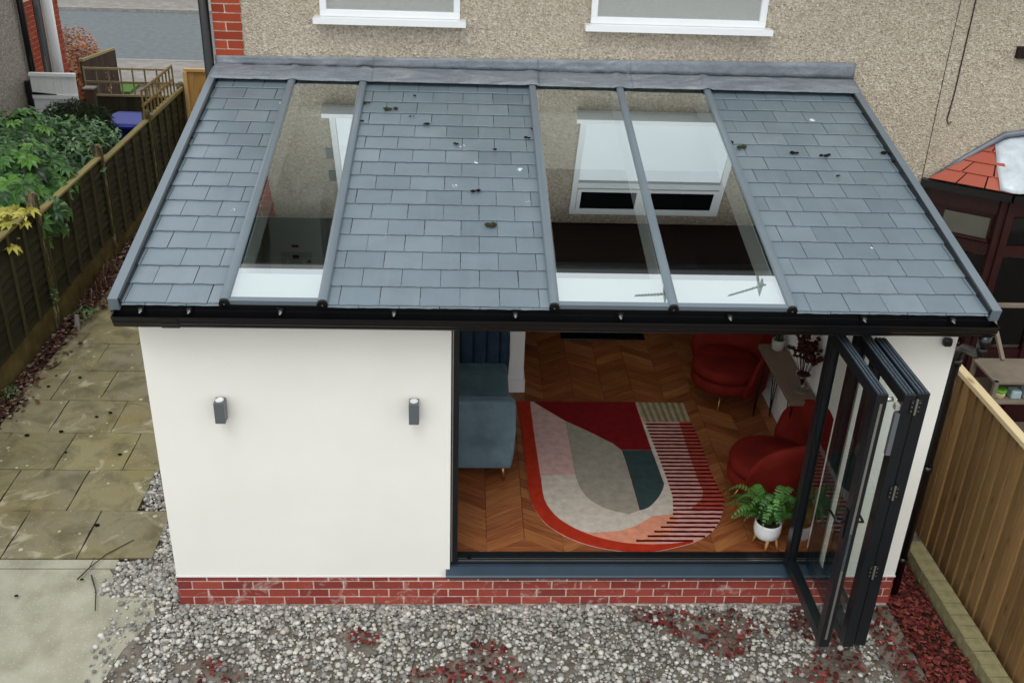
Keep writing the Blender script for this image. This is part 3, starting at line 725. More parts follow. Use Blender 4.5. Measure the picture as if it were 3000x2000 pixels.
# first-floor windows
def window(x0, x1, z0, z1, zt, mull):
    y = HY - .012; b = MB(); fw_ = .055
    b.box(x0, x1, y - .03, HY - .002, z0, z0 + fw_).box(x0, x1, y - .03, HY - .002, z1 - fw_, z1).box(x0, x0 + fw_, y - .03, HY - .002, z0 + fw_, z1 - fw_).box(x1 - fw_, x1, y - .03, HY - .002, z0 + fw_, z1 - fw_)
    b.box(x0 + fw_, x1 - fw_, y - .03, HY - .002, zt, zt + .07)
    for m_ in mull: b.box(m_ - .03, m_ + .03, y - .03, HY - .002, zt + .07, z1 - fw_)
    wn_ = b.build('window', 'upvc_white', hs_, bevel=.004)
    boxo('sill', 'upvc_white', wn_, x0 - .05, x1 + .05, HY - .13, HY - .001, z0 - .05, z0 - .001)
    boxo('blind', 'blind_white', wn_, x0 + fw_, x1 - fw_, HY - .012, HY - .003, z0 + fw_, zt)
    MB().add([(x0 + fw_, HY - .02, z0 + fw_), (x1 - fw_, HY - .02, z0 + fw_), (x1 - fw_, HY - .02, zt), (x0 + fw_, HY - .02, zt)], [(0, 1, 2, 3)]).build('pane', 'window_glass', wn_, fixn=False)
    xs_ = [x0 + fw_] + [q for m_ in mull for q in (m_ - .03, m_ + .03)] + [x1 - fw_]
    for a, c in zip(xs_[::2], xs_[1::2]):
        f_ = MB().box(a + .002, c - .002, HY - .055, HY - .034, zt + .075, zt + .11).box(a + .002, c - .002, HY - .055, HY - .034, z1 - fw_ - .04, z1 - fw_ - .003).box(a + .002, a + .04, HY - .055, HY - .034, zt + .11, z1 - fw_ - .04).box(c - .04, c - .002, HY - .055, HY - .034, zt + .11, z1 - fw_ - .04).build('fanlight', 'upvc_white', wn_)
        boxo('fanlight_pane', 'dark_glass', f_, a + .04, c - .04, HY - .05, HY - .042, zt + .11, z1 - fw_ - .04)
window(3.17, 4.69, 3.83, 5.10, 4.66, [3.89]); window(.865, 2.05, 3.83, 5.10, 4.66, [1.46])
for z in (4.31, 4.60): boxo('air_brick', 'fixture_grey', hs_, .79, .855, HY - .008, HY - .001, z, z + .13)
# brick quoin at the corner
qn = boxo('brick_quoin', 'mortar', hs_, XH0 + .003, .195, HY - .006, HY - .0005, 3.3, HT - .01)
ci = 0; z = 3.31
while z < HT - .08:
    if ci % 2 == 0: brick(qn, .24, XH0 + .12, HY - .012, z, .065, 'house_brick', .011)
    else:
        brick(qn, .10, XH0 + .05, HY - .012, z, .065, 'house_brick', .011); brick(qn, .128, XH0 + .176, HY - .012, z, .065, 'house_brick', .011)
    z += .075; ci += 1
MB().tube([(-.105, 2.93, 5.2), (-.105, 2.93, .05)], .042, 14).build('corner_downpipe', 'black_plastic', hs_, smooth=True)
MB().tube([(6.376, HY - .003, 4.9), (6.38, HY - .003, 3.5), (6.395, HY - .003, 2.47)], .0028, 6).build('wall_cable', 'black_plastic', hs_)
hk = onz((2800, 360), 3.03)
MB().tube([(6.505, HY - .006, 4.9), (6.509, HY - .006, 3.78), (6.512, HY - .006, 3.3), (6.50, HY - .008, 3.06), (6.515, HY - .02, 3.02), (6.535, HY - .02, 3.045)], .006, 6).build('loose_cable', 'leaf_litter_twig', hs_)
boxo('wall_vent', 'soffit_brown', hs_, 6.98, 7.12, HY - .05, HY - .001, 3.63, 3.73)
# splayed bay of the adjoining half
E0, E1, E2 = Vector((6.46, 2.955, 2.44)), Vector((7.06, 2.56, 2.44)), Vector((8.9, 2.56, 2.44))
T0, T1, T2 = Vector((6.47, 2.955, 2.47)), Vector((7.04, 2.955, 2.86)), Vector((8.9, 2.955, 2.96))
by = MB(); 
def wallband(b, z0, z1, th=.05, off=0):
    for p, q in ((E0, E1), (E1, E2)):
        d = (q - p).normalized(); nrm = Vector((d.y, -d.x, 0)); o_ = nrm * off
        b.add([Vector((r.x, r.y, z)) + o_ + k * nrm for z in (z0, z1) for r, k in ((p, 0), (q, 0), (q, -th), (p, -th))], [(0, 3, 2, 1), (4, 5, 6, 7), (0, 1, 5, 4), (1, 2, 6, 5), (2, 3, 7, 6), (3, 0, 4, 7)])
wallband(by, 2.28, 2.44); wallband(by, 1.88, 1.99); wallband(by, .0, .9); wallband(by, 1.99, 2.279, .012, -.035)
for p, q, ts in ((E0, E1, (.0, .95)), (E1, E2, (.02, .30, .62))):
    for t_ in ts:
        c = p.lerp(q, t_); by.box(c.x - .035, c.x + .035, c.y - .02, c.y + .05, .0, 2.44)
bay = by.build('bay_window', 'rosewood', hs_)
d = (E1 - E0).normalized(); nrm = Vector((d.y, -d.x, 0))
def paneq(name, mat, a, c, z0, z1, off, p=E0, q=E1, par=None):
    A, B_ = p.lerp(q, a), p.lerp(q, c); dd = (q - p).normalized(); nn = Vector((dd.y, -dd.x, 0)) * off
    vv = [Vector((r.x, r.y, z)) + nn for z in (z0, z1) for r in (A, B_)]
    return MB().prism([vv[0], vv[1], vv[3], vv[2]], Vector((dd.y, -dd.x, 0)) * .006).build(name, mat, par or bay)
fr_ = MB()
paneq('fanlight', 'grey_pane', .28, .84, 2.03, 2.23, -.02)
MB().bar(E0.lerp(E1, .25) + nrm * .012 + Vector((0, 0, 2.018 - 2.44)), E0.lerp(E1, .87) + nrm * .012 + Vector((0, 0, 2.018 - 2.44)), .02, .018).build('bead', 'rosewood', bay)
paneq('lower_pane', 'dark_glass', .08, .92, .95, 1.85, -.02); paneq('fanlight', 'dark_glass', .05, .28, 2.0, 2.26, -.02, E1, E2); paneq('lower_pane', 'dark_glass', .05, .28, .95, 1.86, -.02, E1, E2)
paneq('lower_pane', 'dark_glass', .34, .6, .95, 1.86, -.02, E1, E2)
# bay gutter and roof
gb = MB(); gb.bar(E0 + nrm * .04 + Vector((-.05, .02, .03)), E1 + nrm * .045 + Vector((.02, -.0, .03)), .07, .07); gb.bar(E1 + Vector((-.01, -.055, .03)), E2 + Vector((0, -.055, .03)), .07, .07); gb.build('bay_gutter', 'black_plastic', bay)
F0, F1, F2 = E0 + Vector((.0, 0, .07)) + nrm * .05, E1 + Vector((0, -.04, .07)) + nrm * .02, E2 + Vector((0, -.06, .07))
HI = F1.lerp(T1, .0) + Vector((-.06, .06, 0))
rf = MB().prism([F0, F1, T1, T0], Vector((0, .02, -.03))).build('bay_roof', 'soil', bay)
nT = (F1 - F0).cross(T1 - F0).normalized(); nT = nT if nT.z > 0 else -nT
# red tiles in four courses on the splayed side
NC = 4
for r in range(NC):
    a0, a1 = r / NC, (r + 1.12) / NC
    lo = (F0.lerp(T1, a0), F1.lerp(T1, a0)); hi = (F0.lerp(T1, min(a1, .97)), F1.lerp(T1, min(a1, .97)))
    L_ = (lo[1] - lo[0]).length; nt = max(1, round(L_ / .27)); offs = .5 if r % 2 else 0
    cuts = sorted(set([0] + [min(1, max(0, (i + offs) / nt)) for i in range(nt + 1)] + [1]))
    for a, c in zip(cuts, cuts[1:]):
        if c - a < .05: continue
        g_ = .008 / max(L_, .2)
        v = [lo[0].lerp(lo[1], a + g_) + nT * .022, lo[0].lerp(lo[1], c - g_) + nT * .022, hi[0].lerp(hi[1], c - g_) + nT * .006, hi[0].lerp(hi[1], a + g_) + nT * .006]
        MB().prism(v, -nT * .012).build('roof_tile', 'roof_tile_red', rf)
# lead sheet over hip and front slope, mortar fillet along the wall
ld = MB(); nx, ny = 26, 10
H0, H1 = F1.lerp(F0, .16) + nT * .028, T1.lerp(T0, .06) + nT * .028
for j in range(ny + 1):
    for i in range(nx + 1):
        t_ = i / nx; u_ = j / ny
        lo = H0.lerp(F1 + nT * .03, min(1, t_ * 8)) if t_ < .125 else (F1 + nT * .03).lerp(F2 + Vector((0, -.02, .03)), (t_ - .125) / .875)
        hi = H1.lerp(T1 + Vector((.1, 0, .06)), min(1, t_ * 8)) if t_ < .125 else (T1 + Vector((.1, 0, .06))).lerp(T2, (t_ - .125) / .875)
        p = lo.lerp(hi, u_); ld.v.append(p + Vector((0, 0, .012 * mn.noise(p * 7) + .006 * math.sin(u_ * 9))))
for j in range(ny):
    for i in range(nx): q = j * (nx + 1) + i; ld.f.append([q, q + 1, q + nx + 2, q + nx + 1])
lo_ = ld.build('lead_sheet', 'bay_lead', rf, smooth=True, fixn=False); md = lo_.modifiers.new('t', 'SOLIDIFY'); md.thickness = .006
MB().tube([T0 + Vector((-.02, -.01, .01)), T0.lerp(T1, .5) + Vector((0, -.01, .05)), T1 + Vector((.03, -.01, .07)), T1 + Vector((.25, -.01, .11)), T2 + Vector((0, -.01, .03))], [.02, .025, .03, .03, .03], 8).build('mortar_fillet', 'lead', rf, smooth=True)

# TV aerials on the house roof (they mirror in the roof glass)
def aerial(base, top, boom, label):
    a = empty('tv_aerial', base, label, 'aerial', 'television aerials on the house roof')
    MB().tube([base, Vector(base).lerp(Vector(top), .6) + Vector((-.04, 0, 0)), top], .017, 8).build('mast', 'fixture_grey', a)
    b0, b1 = Vector(top), Vector(boom); dd = (b1 - b0).normalized()
    bo = MB().tube([b0 - dd * .1, b1], .014, 6).build('boom', 'fixture_grey', a)
    n = 9
    for k in range(n):
        p = b0.lerp(b1, .15 + .85 * k / (n - 1)); l_ = .1 * (1 - .5 * k / n)
        MB().tube([p + Vector((0, -l_ * .5, -l_)), p + Vector((0, l_ * .5, l_))], .007, 5).build('element', 'fixture_grey', bo)
    MB().prism([b0 + Vector((.02, -.05, -.12)), b0 + Vector((.02, .05, -.12)), b0 + Vector((.02, .07, .12)), b0 + Vector((.02, -.07, .12))], (.01, 0, 0)).build('reflector', 'fixture_grey', bo)
aerial((5.75, 4.5, 6.6), (6.15, 4.5, 8.11), (5.78, 4.5, 8.31), 'television aerial on the house roof mirrored in the right roof pane')
aerial((4.8, 4.5, 6.6), (4.87, 4.5, 8.3), (4.48, 4.5, 8.34), 'television aerial on the house roof mirrored in the middle roof pane')

# ------------------------------------------------------------------ wall lamps and sensor on the white render
for x, z, lab in ((.485, 1.685, 'grey up and down wall lamp nearer the paved side path'), (1.781, 1.688, 'grey up and down wall lamp beside the door opening')):
    a = empty('wall_light', (x, 0, z), lab, 'wall lamp', 'wall lamps on the white render')
    bd = MB().box(x - .034, x + .034, -.105, -.022, z, z + .16).build('body', 'fixture_grey', a, bevel=.003)
    MB().lathe([(.028, 0), (.028, .004), (.024, .005), (.021, .001), (.003, .0005)], (x, -.062, z + .1605), 20).build('lens_ring', 'lamp_lens', bd)
    MB().box(x - .028, x + .028, -.021, -.001, z + .02, z + .14).build('back_plate', 'fixture_grey', a)
sn = empty('security_sensor', (5.371, 0, 2.32), 'small black square sensor on the white pier under the gutter', 'sensor')
MB().box(5.341, 5.401, -.05, -.004, 2.30, 2.36).build('housing', 'black_plastic', sn, bevel=.014); MB().box(5.36, 5.382, -.0035, -.0005, 2.32, 2.34).build('mount', 'black_plastic', sn)

# moss clumps and leaves dropped on the roof (photo pixels dropped onto the slate plane)
def on_roof(px, py, h=-.03):
    p0 = rp(0, 0, h); d_ = ray(px, py); t_ = (p0 - CAM).dot(NV) / d_.dot(NV); return CAM + d_ * t_
MOSS = []
for i, (x, y, s_) in enumerate([(1212, 281, .012), (1148, 320, .03), (1206, 342, .012), (1252, 366, .022), (1058, 355, .012), (1336, 422, .016), (1446, 438, .013), (1394, 560, .022), (1444, 662, .032), (1072, 303, .02), (2166, 432, .03), (2150, 418, .02), (2320, 450, .028), (2418, 456, .025), (2456, 515, .012), (2596, 450, .026), (2620, 475, .014), (1543, 404, .018), (1555, 320, .014), (1558, 378, .014), (560, 405, .012), (581, 355, .014)]):
    c = on_roof(x, y); s_ *= 1.45; b = MB()
    for k in range(3):
        o_ = Vector((U(-s_, s_), U(-s_, s_) * .5, s_ * .15)); r_ = s_ * U(.4, .75)
        b.add([Vector((q.x * r_ * U(.8, 1.2), q.y * r_ * U(.6, 1), q.z * r_ * .45)) + c + o_ for q in IV], IF)
    MOSS.append((c, b.build('moss_clump', 'moss' if i not in (1, 8, 9, 10) else 'moss_green', smooth=True)))
for nm_, lo_x, hi_x in (('left', -9, .9), ('middle', .9, 3.4), ('right', 3.4, 9)):
    for i, (c, o) in enumerate(sorted([t for t in MOSS if lo_x < t[0].x <= hi_x], key=lambda t: -t[0].y)):
        props(o, 'small dark moss clump on the %s slate panel, %s to the lead flashing' % (nm_, NTH[i] if i < 12 else 'farthest'), 'moss', 'moss clumps on the roof')

# ------------------------------------------------------------------ FURNITURE
def rot2(p, c, a): return Vector((c[0] + p.x * math.cos(a) - p.y * math.sin(a), c[1] + p.x * math.sin(a) + p.y * math.cos(a), p.z))
# sofa facing the rug, near arm towards the doors
sf = empty('sofa', (2.1, 1.8, FZ), 'blue velvet two seat sofa behind the white wall with fluted far arm', 'sofa')
ap = [(1.66, .485), (2.525, .485), (2.545, .62), (2.556, .85), (2.552, 1.05), (2.54, 1.13), (2.51, 1.146), (1.66, 1.146)]
MB().prism([(x, 1.09, z) for x, z in ap], (0, .11, 0)).build('arm', 'blue_velvet', sf, smooth=False, bevel=.025, seg=3)
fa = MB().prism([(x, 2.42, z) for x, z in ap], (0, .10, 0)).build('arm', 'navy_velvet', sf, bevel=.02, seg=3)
xx = 1.83
while xx < 2.53:
    b = MB(); n = 8; w_ = min(.125, 2.53 - xx)
    for k in range(n + 1):
        t_ = math.pi * k / n
        for z in (.76, 1.13): b.v.append(Vector((xx + w_ / 2 - w_ / 2 * math.cos(t_), 2.419 - .035 * math.sin(t_) ** .7, z)))
    for k in range(n): b.f.append([2 * k, 2 * k + 2, 2 * k + 3, 2 * k + 1])
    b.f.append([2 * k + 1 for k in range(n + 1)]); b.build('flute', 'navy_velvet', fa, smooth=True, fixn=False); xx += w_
MB().box(1.70, 2.53, 1.205, 2.415, .60, .785).build('seat_cushion', 'seat_velvet', sf, bevel=.04, seg=4)
MB().box(1.66, 2.50, 1.205, 2.415, .485, .598).build('base', 'blue_velvet', sf)
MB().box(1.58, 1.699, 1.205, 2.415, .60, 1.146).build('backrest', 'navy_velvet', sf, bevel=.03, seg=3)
for x, y in ((2.455, 1.16), (1.72, 1.16), (2.455, 2.46), (1.72, 2.46)):
    MB().tube([(x, y, .484), (x + (.015 if x > 2 else -.015), y + (-.02 if y < 2 else .02), FZ)], [.02, .011], 10).build('leg', 'gold_metal', sf, smooth=True)

# rug, traced piece by piece on the floor
rg = empty('rug', (3.5, 1.4, FZ), 'round ended abstract rug of red, pink, grey and green shapes', 'rug')
RZ = FZ + .012
def w7(p): return onz(Z7(*p), RZ)
def w8(p): return onz(Z8(*p), RZ)
def dens(pts, closed=True, n=4):      # Catmull-Rom through the points
    o = []; m_ = len(pts)
    for i in range(m_ if closed else m_ - 1):
        p0, p1, p2, p3 = (pts[(i - 1) % m_], pts[i], pts[(i + 1) % m_], pts[(i + 2) % m_])
        if not closed: p0 = pts[max(i - 1, 0)]; p3 = pts[min(i + 2, m_ - 1)]
        for k in range(n):
            t = k / n; o.append(.5 * ((2 * p1) + (p2 - p0) * t + (2 * p0 - 5 * p1 + 4 * p2 - p3) * t * t + (3 * p1 - p0 - 3 * p2 + p3) * t ** 3))
    if not closed: o.append(pts[-1].copy())
    return o
def piece(name, mat, pts, lift, base=None):
    P = [Vector((p.x, p.y, FZ + .0015 if base else RZ + lift - .004)) for p in pts]
    return MB().prism(P, (0, 0, (RZ + lift) - P[0].z)).build(name, mat, rg)
outl = [w7((558, 615)), w7((600, 860)), w7((640, 1190))] + dens([w8(p) for p in ((640, 0), (660, 150), (720, 270), (800, 360), (930, 440), (1080, 500), (1250, 540), (1430, 562), (1600, 560), (1760, 530), (1910, 492))], False, 3)
outr = dens([w8(p) for p in ((1960, 468), (2050, 412), (2115, 320), (2145, 210), (2138, 150))], False, 3) + [w7((2040, 1150)), w7((1960, 915)), w7((1885, 770)), w7((1835, 628))]
piece('rug_base', 'rug_rose', outl + outr, 0, True)
inn = [w7((660, 615)), w7((690, 850)), w7((740, 1190))] + dens([w8(p) for p in ((745, 0), (770, 160), (850, 280), (960, 360), (1100, 425), (1250, 470), (1430, 500), (1640, 505), (1800, 495), (1915, 470))], False, 3)
piece('red_border', 'rug_red', outl + inn[::-1], .002)
piece('wine_block', 'rug_wine', [w7(p) for p in ((690, 617), (1465, 622), (1525, 800), (1590, 985), (1360, 985), (1290, 935), (1100, 840), (900, 750), (705, 630))], .002)
piece('beige_block', 'rug_beige', [w7(p) for p in ((1467, 622), (1835, 628), (1888, 770), (1532, 772))], .002)
for i in range(7):
    t0, t1 = (i * 2 + .9) / 15, (i * 2 + 1.9) / 15; A, B_, C_, D_ = (w7(p) for p in ((1467, 622), (1835, 628), (1888, 770), (1532, 772)))
    piece('beige_rib', 'rug_beige_dark', [A.lerp(B_, t0), A.lerp(B_, t1), D_.lerp(C_, t1), D_.lerp(C_, t0)], .0032)
grL = [w7((930, 765)), w7((965, 950)), w7((1005, 1170))]; grB = dens([w8(p) for p in ((1018, 10), (1060, 100), (1135, 178), (1260, 240), (1420, 275))], False, 3)
piece('pink_band', 'rug_pink', [w7((660, 615)), w7((703, 632))] + grL + [w7((740, 1180)), w7((690, 850))], .002)
piece('grey_shape', 'rug_grey', [w7((1358, 987)), w7((1290, 935)), w7((1100, 845))] + grL + grB + [w8((1493, 247)), w8((1455, 100)), w8((1430, 10)), w7((1385, 1060))], .002)
grn = [w7((1362, 988)), w7((1590, 988)), w7((1640, 1120)), w7((1678, 1225))] + dens([w8(p) for p in ((1686, 40), (1676, 85), (1640, 150), (1570, 222), (1499, 246))], False, 3) + [w8((1458, 95)), w8((1433, 5)), w7((1388, 1060))]
piece('green_shape', 'rug_green', grn, .0028)
piece('cream_band', 'rug_cream', [w7((742, 1182)), w7((1008, 1176))] + grB + [w8((1497, 247))] + dens([w8(p) for p in ((1500, 247), (1570, 224), (1640, 154), (1680, 85), (1690, 40))], False, 3)[1:] + [w7((1682, 1225)), w7((1644, 1120)), w7((1594, 985)), w7((1530, 800)), w7((1548, 778)), w7((1640, 1030)), w7((1706, 1202)), w8((1750, 140)), w8((1756, 272)), w8((1595, 290))] + dens([w8(p) for p in ((1480, 360), (1350, 403), (1150, 416))], False, 3) + inn[3:][::-1][16:], .0012)
piece('peach_patch', 'rug_peach', [w8((1597, 292)), w8((1757, 274)), w8((1780, 300)), w8((1740, 420)), w8((1620, 500)), w8((1430, 500)), w8((1250, 470)), w8((1110, 425)), w8((1150, 417)), w8((1350, 404)), w8((1480, 362))], .0016)
stL = [w7((1540, 782)), w7((1640, 1030)), w7((1706, 1202)), w8((1752, 140)), w8((1758, 270)), w8((1700, 350)), w8((1560, 445)), w8((1430, 498)), w8((1430, 520))]
stR = ([w7((1888, 770)), w7((1960, 915)), w7((2040, 1150))] + dens([w8(p) for p in ((2138, 150), (2145, 210), (2115, 320), (2050, 412), (1960, 468))], False, 3) + [w8((1800, 505))])
stM = [w7((1800, 770)), w7((1860, 960)), w7((1940, 1200)), w8((1985, 100)), w8((1975, 160)), w8((1880, 250))]
def xat(poly, y):
    for a, c in zip(poly, poly[1:]):
        if (a.y - y) * (c.y - y) <= 0 and a.y != c.y: return a.x + (c.x - a.x) * (y - a.y) / (c.y - a.y)
piece('red_band', 'rug_red2', stM + [p for p in stR if p.y > stM[-1].y][::-1], .0014)
yy = w7((1540, 790)).y; yend = w8((1600, 496)).y
while yy > yend:
    a, c = xat(stL, yy), xat(stR, yy)
    if a and c and c - a > .05:
        hw = .0105; m_ = 10
        P = [Vector((a + (c - a) * k / m_, yy + hw + U(-.002, .002), 0)) for k in range(m_ + 1)] + [Vector((a + (c - a) * (m_ - k) / m_, yy - hw + U(-.002, .002), 0)) for k in range(m_ + 1)]
        piece('stripe', 'rug_stripe', P, .0042)
    yy -= .0565

# tub armchairs with shell backs
def armchair(name, c, face, label, rs=.33):
    a0 = empty(name, (c[0], c[1], FZ), label, 'armchair', 'red velvet shell armchairs')
    def disc(r, z0, z1, rd, nm):
        pr = [(r * .2, z0), (r - rd, z0), (r - rd * .3, z0 + rd * .3), (r, z0 + rd), (r, z1 - rd), (r - rd * .3, z1 - rd * .3), (r - rd, z1), (r * .2, z1 + .008)]
        b = MB().lathe(pr, (c[0], c[1], 0), 40); return b.build(nm, 'red_velvet', a0, smooth=True)
    disc(rs, FZ + .17, FZ + .29, .04, 'base'); disc(rs * 1.0, FZ + .292, FZ + .42, .05, 'seat_cushion')
    for sg in (-1, 1):     # two overlapping petals of the shell
        b = MB(); fc = face + math.pi + sg * .78; hw = .95; n, m_ = 26, 10
        for side in (0, 1):
            for i in range(n + 1):
                t = -1 + 2 * i / n; top = FZ + .40 + .40 * max(0, 1 - abs(t) ** 2.6) ** .55; ang = fc + t * hw
                for j in range(m_ + 1):
                    u_ = j / m_; z = FZ + .20 + (top - FZ - .20) * u_
                    r_ = rs + .012 + .10 * u_ ** 1.5 + (.062 if side else 0) + (.01 if sg > 0 else 0)
                    if side: r_ -= .03 * max(0, u_ - .85) / .15
                    b.v.append(Vector((c[0] + r_ * math.cos(ang), c[1] + r_ * math.sin(ang), z)))
        K = (n + 1) * (m_ + 1)
        for i in range(n):
            for j in range(m_):
                q = i * (m_ + 1) + j; b.f.append([q, q + 1, q + m_ + 2, q + m_ + 1]); b.f.append([K + q, K + q + m_ + 1, K + q + m_ + 2, K + q + 1])
            q = i * (m_ + 1) + m_; b.f.append([q, K + q, K + q + m_ + 1, q + m_ + 1]); q = i * (m_ + 1); b.f.append([q, q + m_ + 1, K + q + m_ + 1, K + q])
        for i in (0, n):
            for j in range(m_): q = i * (m_ + 1) + j; b.f.append([q, K + q, K + q + 1, q + 1] if i == 0 else [q, q + 1, K + q + 1, K + q])
        b.build('back_petal', 'red_velvet', a0, smooth=True)
    for k in range(4):
        an = face + math.pi / 4 + k * math.pi / 2; r0, r1 = rs * .62, rs * .98
        MB().tube([(c[0] + r0 * math.cos(an), c[1] + r0 * math.sin(an), FZ + .18), (c[0] + r1 * math.cos(an), c[1] + r1 * math.sin(an), FZ)], [.011, .007], 8).build('leg', 'gold_metal', a0, smooth=True)
    return a0
armchair('armchair', (4.66, .93), R(150), 'red velvet shell armchair by the open doors, behind the fern')
armchair('armchair', (4.68, 2.56), R(205), 'red velvet shell armchair deep in the room beside the console table')

# console table with hairpin legs
ct = empty('console_table', (4.98, 1.74, FZ), 'narrow brown wooden console table with black hairpin legs against the white wall', 'table')
MB().box(4.865, 5.098, 1.23, 2.26, 1.045, 1.092).build('tabletop', 'table_wood', ct, bevel=.004)
for (x, y) in ((4.90, 1.29), (5.06, 1.29), (4.90, 2.19), (5.06, 2.19)):
    sx = -1 if x < 5 else 1; sy = -1 if y < 1.7 else 1; ft = Vector((x, y, FZ + .006))
    MB().tube([(x + .0, y - sy * .09, 1.044), ft, (x, y + sy * .02, 1.044)], .0055, 6).tube([(x - sx * .05, y, 1.044), ft + Vector((0, 0, .001))], .0055, 6).build('hairpin_leg', 'black_metal', ct)
vs = empty('vase', (5.0, 1.40, 1.093), 'clear glass vase of dark dried stems on the console table', 'vase')
MB().lathe([(.055, 1.0935), (.062, 1.10), (.062, 1.19), (.058, 1.235), (.066, 1.262)], (5.0, 1.40, 0), 24).build('glass', 'vase_glass', vs, smooth=True)
MB().lathe([(.028, 1.255), (.055, 1.258), (.058, 1.262), (.03, 1.266)], (5.0, 1.40, 0), 20).build('collar', 'dried_flower', vs, smooth=True)
for k in range(22):
    a = U(0, 6.28); l_ = U(.18, .46); r_ = U(.03, .15); p0 = Vector((5.0, 1.40, 1.15)); p2 = Vector((min(5.09, 5.0 + r_ * math.cos(a)), 1.40 + r_ * math.sin(a), 1.26 + l_)); p1 = p0.lerp(p2, .55) + Vector((0, 0, .06))
    b = MB().tube([p0, p1, p2], [.003, .0025, .002], 5)
    for q in range(7):
        c = p1.lerp(p2, .15 + q / 7) + Vector((U(-.02, .02), U(-.02, .02), U(-.02, .02))); c.x = min(c.x, 5.085); r2 = U(.012, .026)
        b.add([Vector((v_.x * r2 * U(.6, 1.2), v_.y * r2, v_.z * r2 * U(.5, 1))) + c for v_ in IV], IF)
    b.build('dried_stem', 'dried_flower', vs, smooth=True)
pt = empty('plant_pot', (5.01, 2.15, 1.093), 'pale round pot at the far end of the console table', 'plant pot')
MB().lathe([(.045, 1.0935), (.056, 1.11), (.06, 1.15), (.057, 1.20), (.05, 1.20), (.052, 1.15), (.03, 1.13)], (5.01, 2.15, 0), 24).build('bowl', 'ceramic_grey', pt, smooth=True)
for k in range(5):
    a = k * 1.3; MB().tube([(5.01 + .02 * math.cos(a), 2.15 + .02 * math.sin(a), 1.14), (5.01 + .03 * math.cos(a), 2.15 + .03 * math.sin(a), 1.25 + .03 * (k % 3))], [.014, .008], 7).build('succulent_stem', 'conifer_leaf', pt, smooth=True)
bx_ = empty('dark_mat', (3.6, 3.72, FZ), 'dark rectangular mat on the floor deep inside the house', 'mat')
MB().box(3.18, 4.10, 3.72, 4.1, FZ + .0015, FZ + .014).build('mat_body', 'black_frame', bx_, bevel=.004)

# boston fern in a white pot on wooden legs
fx, fy = 4.49, .26
fp = empty('potted_fern', (fx, fy, FZ), 'green fern in a white pot on wooden legs inside the threshold', 'potted plant')
MB().lathe([(.05, .455), (.08, .46), (.098, .485), (.106, .53), (.104, .585), (.101, .60), (.094, .60), (.096, .57), (.05, .565)], (fx, fy, 0), 28).build('pot', 'pot_white', fp, smooth=True)
MB().lathe([(.09, .571), (.05, .575), (.01, .578)], (fx, fy, 0), 18).build('compost', 'soil', fp)
for a in (-1.65, 2.3, -.35, 1.1): MB().tube([(fx + .07 * math.cos(a), fy + .07 * math.sin(a), .475), (fx + .105 * math.cos(a), max(.2, fy + .105 * math.sin(a)), FZ)], [.014, .009], 8).build('leg', 'leg_wood', fp, smooth=True)
for k in range(46):
    a = k * 2.399 + U(-.2, .2); L_ = U(.20, .37) * (1.1 if math.cos(a) < 0 else .75) * (.62 if math.sin(a) < -.35 else 1); up = U(.07, .24) + (.05 if math.sin(a) < -.35 else 0); b = MB(); n = 15; d_ = Vector((math.cos(a), math.sin(a), 0)); sd_ = Vector((-d_.y, d_.x, 0)); pts = []
    if fy + L_ * d_.y < .0: L_ *= .8
    for i in range(n + 1):
        t = i / n; pts.append(Vector((fx, fy, .58)) + d_ * (.02 + L_ * t) + Vector((0, 0, up * math.sin(t * 2.35) * 1.25 - .05 * t ** 3)))
    b.tube(pts, [.0028 * (1 - .7 * i / n) for i in range(n + 1)], 4)
    for i in range(2, n):
        w_ = .040 * math.sin(math.pi * min(1, (i + .3) / n) ** .8) + .006; tg = (pts[i + 1] - pts[i - 1]).normalized()
        for sg in (-1, 1):
            p = pts[i]; q = p + sd_ * sg * w_ + tg * .006 + Vector((0, 0, -.006)); h = tg * .0085
            b.add([p - h * .8, p + sd_ * sg * w_ * .5 - h * 1.1, q, p + sd_ * sg * w_ * .5 + h * 1.1, p + h * .8], [(0, 1, 2, 3, 4)])
    b.build('frond', 'fern_leaf', fp, fixn=False)

# boiler on the far wall under the left roof pane
bo = empty('boiler', (.64, 2.61, 1.7), 'white wall boiler seen through the narrow left roof pane', 'boiler')
bb = MB().box(.42, .87, 2.27, 2.61, 1.72, 2.40).build('casing', 'boiler_white', bo, bevel=.012)
MB().box(.415, .875, 2.262, 2.269, 1.73, 1.955).build('lower_cover', 'boiler_white', bo, bevel=.003)
pn = MB().box(.51, .78, 2.256, 2.2615, 1.775, 1.945).build('control_panel', 'boiler_panel', bo, bevel=.002)
MB().box(.613, .667, 2.252, 2.2555, 1.885, 1.918).build('display', 'screen_black', pn)
for x in (.57, .71): MB().tube([(x, 2.2555, 1.855), (x, 2.245, 1.855)], .02, 14).build('dial', 'boiler_white', pn)
MB().tube([(.755, 2.2555, 1.86), (.755, 2.249, 1.86)], .012, 12).build('gauge', 'screen_black', pn)
boxo('badge', 'logo_red', bo, .607, .668, 2.264, 2.2695, 1.985, 2.008)
MB().tube([(.64, 2.45, 2.401), (.64, 2.45, 2.46), (.64, 2.605, 2.50)], .045, 14).build('flue', 'boiler_white', bo, smooth=True)

